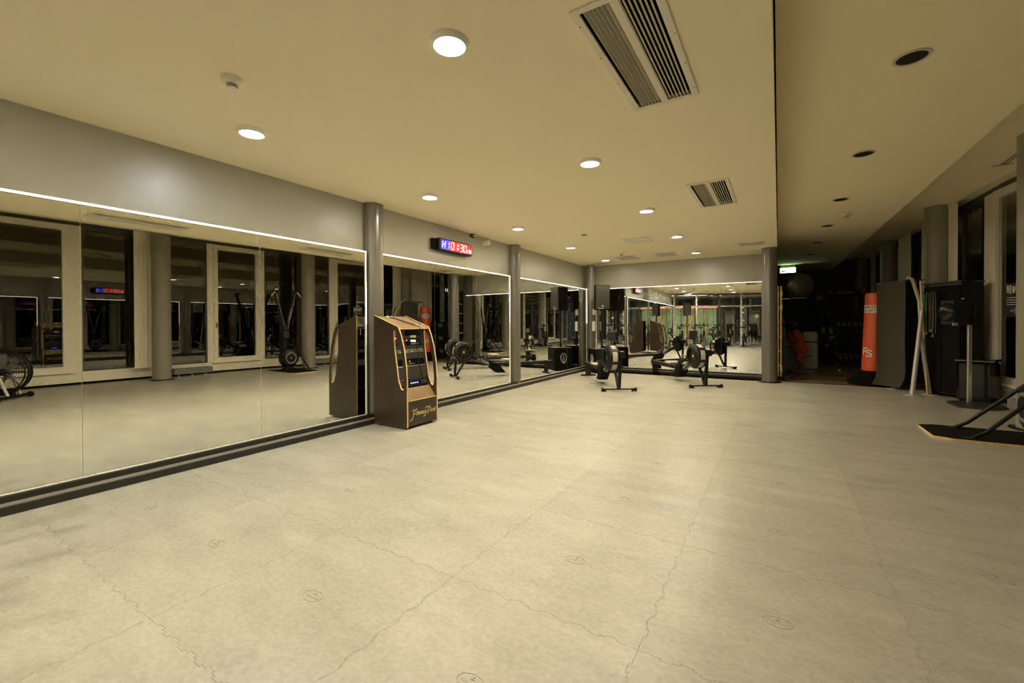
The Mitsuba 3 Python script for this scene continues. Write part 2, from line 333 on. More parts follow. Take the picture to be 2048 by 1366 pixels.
# ---------------------------------------------------------------- columns
def column(x, y, r, z1, m, label, z0=0.0, plate=None, cat='column', grp=None):
    c = thing('column', label, cat, grp)
    obj('shaft', MB().cyl((x, y, z0), (x, y, z1), r, 40), m, c)
    if plate: obj('base_plate', MB().lathe([(0, 0), (plate, 0), (plate, .012), (plate - .01, .018), (r, .02), (0, .02)], (x, y, .0005), n=40), 'black_gloss', c)
    return c
column(-4.45, 3.775, 0.134, ZC, 'column_mat', 'slim grey round column behind the audio cabinet', z0=0.062)
column(-4.45, 7.24, 0.134, ZC, 'column_mat', 'slim grey round column right of the digital clock', z0=0.062)
column(-4.22, 10.76, 0.10, ZC, 'column_mat', 'slim grey column in the corner behind the loudspeaker', z0=0.062)
column(-0.165, 10.36, 0.143, ZR, 'column_mat', 'grey round column at the end of the mirrored wall', plate=0.21)
CP = [(2.95, 0.6), (3.02, 4.05), (2.50, 7.26), (2.50, 10.95), (2.45, 14.85), (2.3, 18.2)]
CL = ['round column at the windows near the air bike', 'round column at the windows seen in the left mirror', 'round column at the right edge beside the ski machine', 'round column rising behind the black cabinet of resistance bands', 'round column rising behind the hanging exercise mats', 'round column far back in the unlit room']
for (x, y), l in zip(CP, CL): column(x, y, 0.175, ZS, 'dark_column_mat', l, plate=0.235)

# ---------------------------------------------------------------- window front
def wpt(y, o=0.0, z=0.0): return np.array([fx(y) - o, y, z])
def run(y0, y1, z0, z1, th, o=0.0, n=None):
    """box following the window front from y0 to y1; its inner face stands o metres in front of the front line"""
    n = n or max(1, int(round((y1 - y0) / 0.9))); s = MB(); e = np.linspace(y0, y1, n + 1)
    a = [(fx(y) - o, y) for y in e] + [(fx(y) - o + th, y) for y in e[::-1]]
    return s.prism(Polygon(a), z1 - z0, off(np.eye(4), [0, 0, z0]))
holder('wall_right', 'window front of posts, sills and transoms')
struct('sill_panel', run(-4, 18.6, 0.05, 0.27, 0.2, 0.02, 30), 'frame_mat', 'wall_right')
struct('shadow_gap', run(-4, 18.6, -0.05, 0.05, 0.2, -0.04, 30), 'black_matte', 'wall_right')
struct('top_transom', run(-4, 18.6, 3.28, ZS + .02, 0.12, 0.0, 30), 'dark_frame', 'wall_right')
struct('blind_rail', run(-4, 18.6, ZS - .05, ZS - .001, 0.03, 0.27, 30), 'frame_mat', 'wall_right')
UN = [('f', -3.9, -2.3), ('s', -2.2, -0.95), ('f', -0.8, 0.35), ('f', 0.4, 1.3), ('s', 1.45, 2.68), ('f', 2.88, 3.8), ('f', 3.85, 5.16), ('s', 5.30, 6.40), ('f', 6.54, 7.45), ('f', 7.5, 8.34), ('s', 8.50, 9.76),
      ('f', 10.14, 11.0), ('f', 11.05, 11.9), ('s', 12.05, 13.2), ('f', 13.35, 14.3), ('f', 14.35, 15.4), ('s', 15.6, 16.8), ('f', 17.0, 18.5)]
wn = 0; last = -4.0
for kind, a, b in UN:
    if a - last > 0.06: struct('post', run(last, a, 0.27, 3.28, 0.12, 0.02, 1), 'frame_mat', 'wall_right')
    elif a > last: struct('post', run(last, a, 0.27, 3.28, 0.10, 0.0, 1), 'dark_frame', 'wall_right')
    last = b; wn += 1
    w = holder(f'window_{wn}')
    if kind == 's':
        f = MB()
        for m in (run(a, b, 0.28, 0.39, .07, .05, 1), run(a, b, 3.15, 3.27, .07, .05, 1), run(a, a + .09, .39, 3.15, .07, .05, 1), run(b - .09, b, .39, 3.15, .07, .05, 1)): f.p += m.p
        struct('sash', f, 'frame_mat', w); struct('pane', run(a + .09, b - .09, .39, 3.15, .006, .012, 1), 'pane_mat', w, smooth=False)
        struct('handle', MB().box(-.012, .012, -.02, .02, -.02, .02, .003, c=wpt(a + .05, .065, 1.25)).box(-.01, .01, -.011, .011, -.06, .06, .003, c=wpt(a + .05, .08, 1.20)), 'mid_grey', w)
        struct('sill', run(a - .05, b + .05, .255, .285, .10, .10, 1), 'frame_mat', w)
    else:
        f = MB()
        for m in (run(a, b, 0.27, 0.30, .05, .0, 1), run(a, a + .03, .30, 3.24, .05, .0, 1), run(b - .03, b, .30, 3.24, .05, .0, 1), run(a, b, 3.24, 3.28, .05, .0, 1)): f.p += m.p
        struct('frame', f, 'dark_frame', w); struct('pane', run(a + .03, b - .03, .30, 3.24, .006, -.02, 1), 'pane_mat', w, smooth=False)
# the unlit room beyond, and the gym behind the glass
holder('wall_far', 'dark end wall of the unlit room')
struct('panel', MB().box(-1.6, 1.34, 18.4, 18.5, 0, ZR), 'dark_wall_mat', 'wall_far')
struct('panel', MB().box(1.34, 2.9, 18.55, 18.65, 0, ZS), 'night_wall', 'wall_far')
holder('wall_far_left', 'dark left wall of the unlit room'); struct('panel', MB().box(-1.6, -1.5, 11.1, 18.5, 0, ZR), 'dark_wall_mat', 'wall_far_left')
holder('wall_gym', 'back walls of the gym behind the glass'); struct('panel', MB().box(-7.5, 4.2, -12.1, -12, 0, 3.0), 'night_wall', 'wall_gym')
struct('side_panel', MB().box(-7.6, -7.5, -12, -2.2, 0, 3.0), 'night_wall', 'wall_gym'); struct('return_panel', MB().box(-7.5, WX - .0, -2.3, -2.2, 0, 3.0), 'night_wall', 'wall_gym')
struct('outer_panel', MB().box(4.1, 4.2, -12, -4.0, 0, 3.3), 'night_wall', 'wall_gym')
holder('ceiling_4', 'gym ceiling behind the glass'); struct('panel', MB().box(-7.5, 4.2, -12, -4.1, 2.95, 3.0), 'dim_ceiling_mat', 'ceiling_4')
holder('floor_3', 'gym floor behind the glass'); struct('slab', MB().box(-7.5, -4.6, -12, -2.2, -.06, -.003), 'gym_floor', 'floor_3')

# ---------------------------------------------------------------- downlights
k = 0
for i, x in enumerate(LX):
    for j, y in enumerate(LY):
        side = 'right-hand' if i == 0 else 'left-hand'
        ordn = ['second behind the camera', 'first behind the camera', 'nearest', 'second', 'third', 'fourth', 'fifth and farthest'][j]
        d = thing('downlight', f'round recessed ceiling downlight, {ordn} of the {side} row', 'ceiling light', 'downlights in two rows')
        obj('trim_ring', MB().lathe([(.087, -.026), (.092, -.026), (.108, -.006), (.110, 0), (.087, 0), (.087, -.026)], (x, y, ZC - .0005), n=40), 'trim_white', d)
        obj('can', MB().lathe([(.0925, 0), (.0935, 0), (.0935, .04), (0, .04), (0, .036), (.0925, .036), (.0925, 0)], (x, y, ZC + .001), n=40), 'mid_grey', d)
        cap = [(.085 * math.sin(t), -.034 * math.cos(t)) for t in np.linspace(0, math.pi / 2, 9)]; cap[0] = (0, -.034)
        mesh = trimesh.creation.revolve(np.array(cap), sections=32); mesh.apply_translation([x, y, ZC - .001])
        if (mesh.face_normals[:, 2] * mesh.area_faces).sum() > 0: mesh.invert()
        cool = (i == 1 and j == 2)
        obj('lens', mesh, 'white_plastic', d, smooth=False, emitter=lamp(COOL if cool else WARM, LAMP * (0.9 if cool else 1.0)))
for j, (x, y) in enumerate(((0.78, 2.0), (0.78, 4.0), (0.78, 6.0), (0.78, 8.04), (0.78, 10.1), (0.75, 12.1), (0.72, 14.1), (0.68, 16.2), (0.66, 18.0))):
    d = thing('unlit_downlight', f'unlit round downlight in the raised ceiling, {["third last before the camera", "nearest", "second", "third", "fourth", "fifth", "sixth", "seventh", "farthest"][j]} of the row', 'ceiling light', 'unlit downlights')
    obj('trim_ring', MB().lathe([(.085, 0), (.105, 0), (.105, .006), (.085, .006), (.085, 0)], (x, y, ZR - .0065), n=28), 'light_grey', d)
    obj('lens', MB().cyl((x, y, ZR - .003), (x, y, ZR - .0008), .085, 28), 'black', d)

# ---------------------------------------------------------------- air outlets and detectors
for n, (a, b, c, e_) in enumerate(VENTS):
    v = thing('ceiling_vent', ['large white ceiling air vent with long slats nearest the camera', 'smaller looking white slatted ceiling vent behind the first one'][n], 'ceiling vent')
    fm = MB(); w = .042
    fm.box(a, a + w, c, e_, ZC - .012, ZC - .0005, .003).box(b - w, b, c, e_, ZC - .012, ZC - .0005, .003).box(a + w, b - w, c, c + .035, ZC - .012, ZC - .0005, .003).box(a + w, b - w, e_ - .035, e_, ZC - .012, ZC - .0005, .003)
    obj('frame', fm, 'vent_white', v)
    obj('duct_box', MB().box(a + .02, b - .02, c + .01, e_ - .01, ZC + .15, ZC + .16).box(a + .02, a + .024, c + .01, e_ - .01, ZC + .03, ZC + .15).box(b - .024, b - .02, c + .01, e_ - .01, ZC + .03, ZC + .15).box(a + .02, b - .02, c + .01, c + .014, ZC + .03, ZC + .15).box(a + .02, b - .02, e_ - .014, e_ - .01, ZC + .03, ZC + .15), 'black_matte', v)
    mid = (a + b) / 2; obj('middle_bar', MB().box(mid - .022, mid + .022, c + .036, e_ - .036, ZC - .010, ZC + .012, .003), 'vent_white', v)
    for s_ in (-1, 1):
        for q in range(6):
            x = mid + s_ * (.036 + .0225 * q)
            obj('slat', MB().box(-.0115, .0115, c + .036 - (c + e_) / 2, e_ - .036 - (c + e_) / 2, -.001, .001, R=trimesh.transformations.rotation_matrix(s_ * math.radians(50 if s_ > 0 else 66), [0, 1, 0]), c=[x, (c + e_) / 2, ZC + .002]), 'vent_white', v, smooth=False)
    for s_ in (0, 1):
        for q in range(4): obj('screw', MB().cyl((a + .012 if s_ == 0 else b - .012, c + .12 + q * (e_ - c - .24) / 3, ZC - .0135), (a + .012 if s_ == 0 else b - .012, c + .12 + q * (e_ - c - .24) / 3, ZC - .0118), .004, 8), 'black', v)
GL = ['square white ceiling panel with a bright curved edge', 'grey square ceiling grille right of the far smoke detector', 'grey square ceiling grille next to the far smoke detector', 'grey oblong ceiling grille beside the round column', 'grey square ceiling grille in the corner above the loudspeaker']
for n, (a, b, c, e_) in enumerate(GR):
    v = thing('ceiling_grille', GL[n], 'ceiling grille')
    obj('frame', MB().box(a, b, c, c + .03, ZC - .010, ZC - .0005).box(a, b, e_ - .03, e_, ZC - .010, ZC - .0005).box(a, a + .03, c + .03, e_ - .03, ZC - .010, ZC - .0005).box(b - .03, b, c + .03, e_ - .03, ZC - .010, ZC - .0005), 'vent_white', v)
    obj('plate', MB().box(a + .03, b - .03, c + .03, e_ - .03, ZC - .006, ZC - .0005), 'white_plastic' if n == 0 else 'light_grey', v)
    if n == 0: obj('rim', MB().tube([(a + .05 + .32 * q / 10, (c + e_) / 2 + .10 * math.cos(q / 10 * math.pi) , ZC - .012) for q in range(11)], .006, 8), 'trim_white', v)
    else:
        for q in range(5): obj('slat', MB().box(a + .035, b - .035, c + .06 + q * (e_ - c - .14) / 4, c + .07 + q * (e_ - c - .14) / 4, ZC - .009, ZC - .0055), 'light_grey', v)
def detector(x, y, zc, label, s=1.0):
    d = thing('smoke_detector', label, 'smoke detector')
    P = lambda pr: [(r * s, -z * s) for r, z in pr]
    obj('base', MB().lathe([(0, -.019 * s), (.053 * s, -.019 * s), (.055 * s, -.017 * s), (.055 * s, 0), (0, 0)], (x, y, zc - .0005), n=36), 'white_plastic', d)
    obj('body', MB().lathe([(0, -.036 * s), (.030 * s, -.036 * s), (.050 * s, -.032 * s), (.0545 * s, -.024 * s), (.0545 * s, -.0205 * s), (0, -.0205 * s)], (x, y, zc), n=36), 'white_plastic', d)
    obj('chamber', MB().lathe([(0, -.056 * s), (.026 * s, -.056 * s), (.026 * s, -.036 * s), (0, -.036 * s)], (x, y, zc), n=30), 'black', d)
    for q in range(3): obj('fin_ring', MB().lathe([(.0262 * s, -(.040 + .006 * q) * s), (.0285 * s, -(.040 + .006 * q) * s), (.0285 * s, -(.042 + .006 * q) * s), (.0262 * s, -(.042 + .006 * q) * s), (.0262 * s, -(.040 + .006 * q) * s)], (x, y, zc), n=30), 'white_plastic', d)
    obj('cap', MB().lathe([(0, -.064 * s), (.020 * s, -.064 * s), (.029 * s, -.059 * s), (.029 * s, -.056 * s), (0, -.056 * s)], (x, y, zc), n=30), 'white_plastic', d)
detector(-2.81 * KC, 1.33 * KC, ZC, 'white smoke detector on the ceiling left of the nearest lamps', 1.1)
detector(-2.86 * KC, 9.06 * KC, ZC, 'small white smoke detector on the ceiling in front of the end wall')
detector(0.97, 9.14, ZR, 'white smoke detector on the raised dim ceiling', 1.1)
solid('ceiling_sensor', MB().lathe([(0, -.006), (.05, -.006), (.055, 0), (0, 0)], (-2.79 * KC, 6.82 * KC, ZC - .0006), n=24), 'mid_grey', 'flat dark round sensor in the middle of the studio ceiling', 'sensor')
# ---------------------------------------------------------------- things on the left wall
c = thing('wall_clock', 'black interval timer on the wall showing blue H1 and red 01:30 38', 'digital clock')
cx = -4.245; CK = 1.028; KM = np.diag([CK, CK, CK, 1.0]); KM[2, 3] = 1.23 * (1 - CK); wx = WX / CK
obj('case', MB().box(wx - .001, cx, 4.83, 5.62, 2.325, 2.505, .012), 'black', c, M=KM)
obj('bracket', MB().box(wx - .001, wx + .05, 4.74, 4.83, 2.335, 2.49, .006), 'black_matte', c, M=KM)
obj('lens', MB().box(cx, cx + .002, 4.86, 5.06, 2.345, 2.488), 'black', c, label='glowing blue display field', M=KM, smooth=False, emitter=lamp((.008, .012, 1.0), 1.5))
obj('lens', MB().box(cx, cx + .002, 5.065, 5.60, 2.345, 2.488), 'black', c, label='glowing red display field', M=KM, smooth=False, emitter=lamp((1.0, .010, .02), 1.5))
SEG = {'a': (0, 1, 1, 1), 'b': (1, 1, 1, .5), 'c': (1, .5, 1, 0), 'd': (0, 0, 1, 0), 'e': (0, .5, 0, 0), 'f': (0, 1, 0, .5), 'g': (0, .5, 1, .5)}
def digit(mb, ch, y, z, w, h, t):
    on = {'H': 'bcefg', '1': 'bc', '0': 'abcdef', '3': 'abcdg', '8': 'abcdefg'}[ch]
    for s_ in on:
        a0, b0, a1, b1 = SEG[s_]; sh = lambda a_, b_: (cx + .0045, y + a_ * w + b_ * h * .10, z + b_ * h)
        p, q = np.array(sh(a0, b0)), np.array(sh(a1, b1)); d = (q - p) / np.linalg.norm(q - p) * t * .45
        mb.bar(p + d, q - d, t, .002, (1, 0, 0))
def digits(name, items, col, s_, dots=()):
    m = MB()
    for it in items: digit(m, *it)
    for y, z in dots: m.box(cx + .003, cx + .005, y - .007, y + .007, z - .007, z + .007)
    obj(name, m, 'white_plastic', c, M=KM, smooth=False, emitter=lamp(col, s_))
digits('blue_digits', [('H', 4.885, 2.362, .058, .108, .014), ('1', 4.975, 2.362, .058, .108, .014)], (0.8, 0.85, 1.0), 1.6)
digits('red_digits', [('0', 5.085, 2.362, .062, .108, .014), ('1', 5.175, 2.362, .062, .108, .014), ('3', 5.305, 2.362, .062, .108, .014), ('0', 5.395, 2.362, .062, .108, .014), ('3', 5.505, 2.362, .032, .055, .009), ('8', 5.552, 2.362, .032, .055, .009)], (1.0, 0.85, 0.8), 1.6, ((5.268, 2.392), (5.274, 2.442), (5.484, 2.372), (5.488, 2.397)))
m = MB().box(cx + .002, cx + .003, 4.87, 5.055, 2.352, 2.3555); obj('underline', m, 'white_paint', c, M=KM)
s = thing('alarm_siren', 'round cream alarm sounder high on the wall right of the clock', 'siren')
obj('base', MB().cyl((WX, 6.26, 2.658), (WX + .05, 6.26, 2.658), .052, 24), 'white_plastic', s); obj('horn', MB().cyl((WX + .052, 6.26, 2.658), (WX + .10, 6.26, 2.658), .046, 24), 'white_plastic', s)
obj('end_cap', MB().lathe([(0, 0), (.046, 0), (.046, .012), (.03, .018), (0, .018)], (WX + .101, 6.26, 2.658), 'x', 24), 'white_plastic', s)
s = thing('motion_sensor', 'small dark motion sensor in the wall corner above the clock', 'sensor')
obj('case', MB().box(WX, WX + .05, 5.86, 5.96, 2.705, 2.758, .008), 'dark_grey', s); obj('window', MB().box(WX + .0502, WX + .053, 5.895, 5.95, 2.717, 2.745, .001), 'white_plastic', s)
s = thing('wall_socket', 'white double socket plate on the corner column behind the loudspeaker', 'socket')
obj('plate', MB().box(-4.14, -4.06, 10.648, 10.662, 1.44, 1.60, .003), 'white_plastic', s)
for z in (1.48, 1.56): obj('socket', MB().cyl((-4.10, 10.6475, z), (-4.10, 10.6435, z), .022, 16), 'light_grey', s)
s = thing('cable_box', 'white oblong box on the corner column below the socket plate', 'switch box')
obj('case', MB().box(-4.14, -4.06, 10.62, 10.662, 1.02, 1.28, .006), 'white_plastic', s); obj('flap', MB().box(-4.13, -4.07, 10.614, 10.6195, 1.06, 1.24, .002), 'trim_white', s)

# ---------------------------------------------------------------- audio cabinet
A = thing('audio_cabinet', 'tall dark brown plywood audio cabinet standing against the mirrors', 'audio cabinet')
X0, X1, Y0, Y1 = -4.205, -3.652, 3.575, 4.105
prof = [(X0, .02), (X1, .02), (X1, .55), (X1 - .012, .74), (X1 - .048, .95), (X1 - .095, 1.10), (X1 - .142, 1.195), (X0, 1.338)]
slot = Polygon([(-3.868, 1.135), (-3.853, .93), (-3.79, .56), (-3.752, .475), (-3.722, .452), (-3.697, .474), (-3.694, .56), (-3.714, .76), (-3.752, .94), (-3.80, 1.08), (-3.838, 1.146), (-3.855, 1.156)]).buffer(.012).buffer(-.012)
side = Polygon(prof).difference(slot)
for y in (Y0, Y1 - .022):
    sp = obj('side_panel', MB().prism(side, .020, XZ @ off(np.eye(4), [0, 0, -(y + .021)])), 'ply_edge', A, smooth=False, label='side panel with pale plywood edges and a long hand slot')
    inner = side.buffer(-.0012)
    for yy in (y, y + .0212): obj('laminate', MB().prism(inner, .0009, XZ @ off(np.eye(4), [0, 0, -(yy + .0009)])), 'laminate_mat', sp, smooth=False)
    for xx, zz in ((-3.86, 1.205), (-3.69, .06), (-3.93, .035)): obj('screw', MB().cyl((xx, y - .001, zz), (xx, y - .0002, zz), .004, 8), 'steel', sp)
ya, yb = Y0 + .0225, Y1 - .0225
ra, rb = np.array([X1 - .145, (ya + yb) / 2, 1.181]), np.array([X0 + .002, (ya + yb) / 2, 1.3155])
obj('roof', MB().bar(ra, rb, yb - ya, .019), 'laminate_top', A, label='sloping glossy brown roof')
obj('roof_edge', MB().box(X1 - .146, X1 - .1425, ya, yb, 1.165, 1.188, .001), 'ply_edge', A)
fp = obj('front_panel', MB().box(X1 - .022, X1 - .004, ya, yb, .03, .322), 'laminate_mat', A)
obj('panel_edge', MB().box(X1 - .022, X1 - .004, ya, yb, .3225, .328), 'ply_edge', fp)
# lettering: slanted script-like words made of the sans letters, sheared
def word(txt, h, bold=False, shear=0.28):
    m = meshkit.text_mesh(txt, h, .0012, bold); v = m.vertices.copy(); v[:, 0] += shear * v[:, 1]; m.vertices = v; return m
lg = MB()
xw = 0.0
for txt, h, dy in (('F', .085, -.018), ('itness', .058, 0), ('F', .085, -.018), ('irst', .058, 0)):
    w = word(txt, h, txt != 'F'); w.apply_translation([xw, dy + (.016 if txt == 'F' and xw > .1 else 0) * 0, 0]); lg.add(w); xw = w.bounds[1][0] - (.012 if txt == 'F' else -.002)
lg.tube([(.0, .072, .001), (.02, .088, .001), (.06, .080, .001), (.095, .092, .001), (.10, .085, .001)], .004, 6)
lg.tube([(.012, -.018, .001), (.004, -.04, .001), (-.02, -.056, .001), (-.05, -.06, .001)], .0045, 6)
f2 = xw * .575; lg.tube([(f2 - .02, -.012, .001), (f2 - .03, -.034, .001), (f2 - .06, -.046, .001)], .0045, 6).tube([(f2 - .02, .074, .001), (f2 + .01, .09, .001), (f2 + .05, .082, .001), (f2 + .085, .094, .001)], .004, 6)
wd = lg.mesh(); sc_ = .45 / wd.extents[0]; wd.apply_translation(-wd.bounds[0]); wd.apply_scale([sc_, sc_, 1])
wd.apply_transform(fr((X1 - .0042, ya + .022, .095), (0, 1, .0), (0, 0, 1)))
obj('lettering', wd, 'gold_line', fp, smooth=False, label='gold routed script FitnessFirst')
obj('sloping_shelf', MB().bar((X1 - .024, (ya + yb) / 2, .327), (X1 - .128, (ya + yb) / 2, .458), yb - ya, .006), 'laminate_top', A, label='glossy sloping shelf')
obj('base_shelf', MB().box(X0 + .02, X1 - .03, ya, yb, .03, .045), 'laminate_mat', A)
obj('back_shelf', MB().box(X0 + .005, X0 + .12, ya, yb, .40, .416).box(X0 + .005, X0 + .05, ya, yb, 1.18, 1.20), 'laminate_mat', A)
for yy in (Y0 + .05, Y1 - .07):
    for xx in (X0 + .06, X1 - .06): obj('foot', MB().cyl((xx, yy, 0), (xx, yy, .03), .018, 14), 'rubber', A)
# devices, stacked in the rack; local x = across (+y), local y = down the slope
pt, pb = np.array([-3.918, 0, 1.135]), np.array([-3.79, 0, .465])
dn = (pb - pt) / np.linalg.norm(pb - pt); SLEN = np.linalg.norm(pb - pt)
DM = fr((pt[0], ya + .003, pt[2]), (0, 1, 0), -dn)       # x across, y up the slope, z out of the front
DW = yb - ya - .006
def dev(name, f0, f1, m, label, depth=.16, out=0.0):
    d = thing(name, label, 'audio device')
    obj('case', MB().box(.0, DW, -f1 * SLEN + .001, -f0 * SLEN - .001, -depth, out, .002), m, d, M=DM); return d
def dpt(d, name, x0, x1, f0, f1, m, z=.0015, z0=.0002, **kw): return obj(name, MB().box(x0 * DW, x1 * DW, -f1 * SLEN, -f0 * SLEN, z0, z), m, d, M=DM, **kw)
d = dev('blank_panel', .075, .135, 'dark_grey', 'grey blank rack panel with a cream label above the mixer', .03); dpt(d, 'label_plate', .60, .80, .072, .115, 'cream')
d = dev('media_player', .137, .255, 'black', 'black media player with a lit display and a big knob in the audio cabinet')
dpt(d, 'display', .58, .79, .155, .195, 'white_plastic', smooth=False, emitter=lamp((.55, .62, 1.0), 1.6))
obj('knob', MB().lathe([(0, 0), (.030, 0), (.028, .018), (0, .018)], (.50 * DW, -.205 * SLEN, .0003), n=24), 'black_matte', d, M=DM)
for q in range(4): dpt(d, 'button', .60 + .07 * q, .645 + .07 * q, .215, .235, 'light_grey')
for q in range(3): dpt(d, 'slot', .14 + .1 * q, .20 + .1 * q, .16, .175, 'mid_grey')
obj('red_lights', MB().box(.435 * DW, .475 * DW, -.170 * SLEN, -.150 * SLEN, .0002, .0015).box(.055 * DW, .105 * DW, -.13 * SLEN, -.105 * SLEN, .0004, .0035), 'black', d, M=DM, smooth=False, emitter=lamp((1, .05, .04), 10))
d = dev('blank_panel', .257, .315, 'dark_grey', 'grey blank rack panel under the media player', .03)
d = dev('power_strip', .317, .392, 'mid_grey', 'silver grey rack power strip with small lights', .12)
for q in range(9): dpt(d, 'socket', .06 + .1 * q, .10 + .1 * q, .362, .378, 'white_plastic' if q % 2 else 'black')
dpt(d, 'red_light', .88, .92, .338, .360, 'red_vinyl')
d = dev('blank_panel', .394, .500, 'dark_grey', 'plain grey panel above the black amplifier', .03)
d = dev('amplifier', .502, .632, 'black_gloss', 'glossy black amplifier with a small white emblem', .18)
obj('emblem', MB().cyl((.45 * DW, -.545 * SLEN, .0002), (.45 * DW, -.545 * SLEN, .0016), .012, 20), 'light_grey', d, M=DM); dpt(d, 'name_strip', .38, .62, .583, .589, 'light_grey'); dpt(d, 'lower_rail', .0, 1.0, .622, .629, 'light_grey')
d = dev('blank_panel', .636, .868, 'dark_grey', 'tall plain grey panel above the lowest amplifier', .03)
d = dev('amplifier', .870, .995, 'black', 'black amplifier with bright blue lights at the bottom of the cabinet', .18)
m = MB()
for q in range(4): m.box((.38 + .075 * q) * DW, (.425 + .075 * q) * DW, -.945 * SLEN, -.925 * SLEN, .0002, .0015)
obj('blue_lights', m, 'black', d, M=DM, smooth=False, emitter=lamp((.10, .14, 1.0), 10))
for q in (0.29, 0.72): obj('knob', MB().cyl((q * DW, -.932 * SLEN, .0003), (q * DW, -.932 * SLEN, .012), .013, 16), 'black_matte', d, M=DM)
for q in range(2): dpt(d, 'grille', .03 + .72 * q, .24 + .72 * q, .895, .965, 'dark_grey')
obj('rack_rail', MB().bar((pt[0] + .004, yb - .004, pt[2]), (pb[0] + .004, yb - .004, pb[2]), .008, .012), 'steel', A)
# cable over the roof
def rp(s_, y, h=.012): q = ra + (rb - ra) * s_; return (q[0], y, q[2] + h)
cb = [rp(.93, 3.78), rp(.72, 3.83, .018), rp(.45, 3.86), rp(.2, 3.90, .016), rp(.02, 3.935, .014)]
q0 = [(X1 - .135, 3.94, 1.175), (X1 - .128, 3.945, 1.08)] + [tuple((pt + dn * SLEN * f + np.array([.03, 3.945 + .03 * (f > .7) * (f - .7) / .2, .004]))) for f in (.15, .35, .55, .68, .80, .90)]
cc = thing('audio_cable', 'dark audio cable hanging over the roof and front of the cabinet', 'cable')
obj('wire', MB().tube(cb + q0, .0042, 8), 'black', cc); obj('wire', MB().tube([rp(.90, 3.80, .016), rp(.6, 3.875, .012), rp(.35, 3.875, .02), rp(.15, 3.91, .022)], .0035, 8), 'dark_grey', cc)
obj('plug', MB().tube([rp(.99, 3.77, .014), rp(.90, 3.785, .014)], .009, 10), 'white_plastic', cc); obj('plug', MB().tube([rp(.95, 3.83, .016), rp(.86, 3.815, .016)], .008, 10), 'white_plastic', cc)
cc = thing('audio_cable', 'short coiled cable with a blue plug at the right edge of the cabinet roof', 'cable')
obj('wire', MB().tube([rp(.10 + .05 * math.sin(t), 4.045 + .025 * math.cos(t), .008 + .002 * t) for t in np.linspace(0, 9, 24)], .004, 8), 'light_grey', cc); obj('plug', MB().tube([rp(.30, 4.05, .014), rp(.18, 4.04, .014)], .009, 10), 'blue_pad', cc)

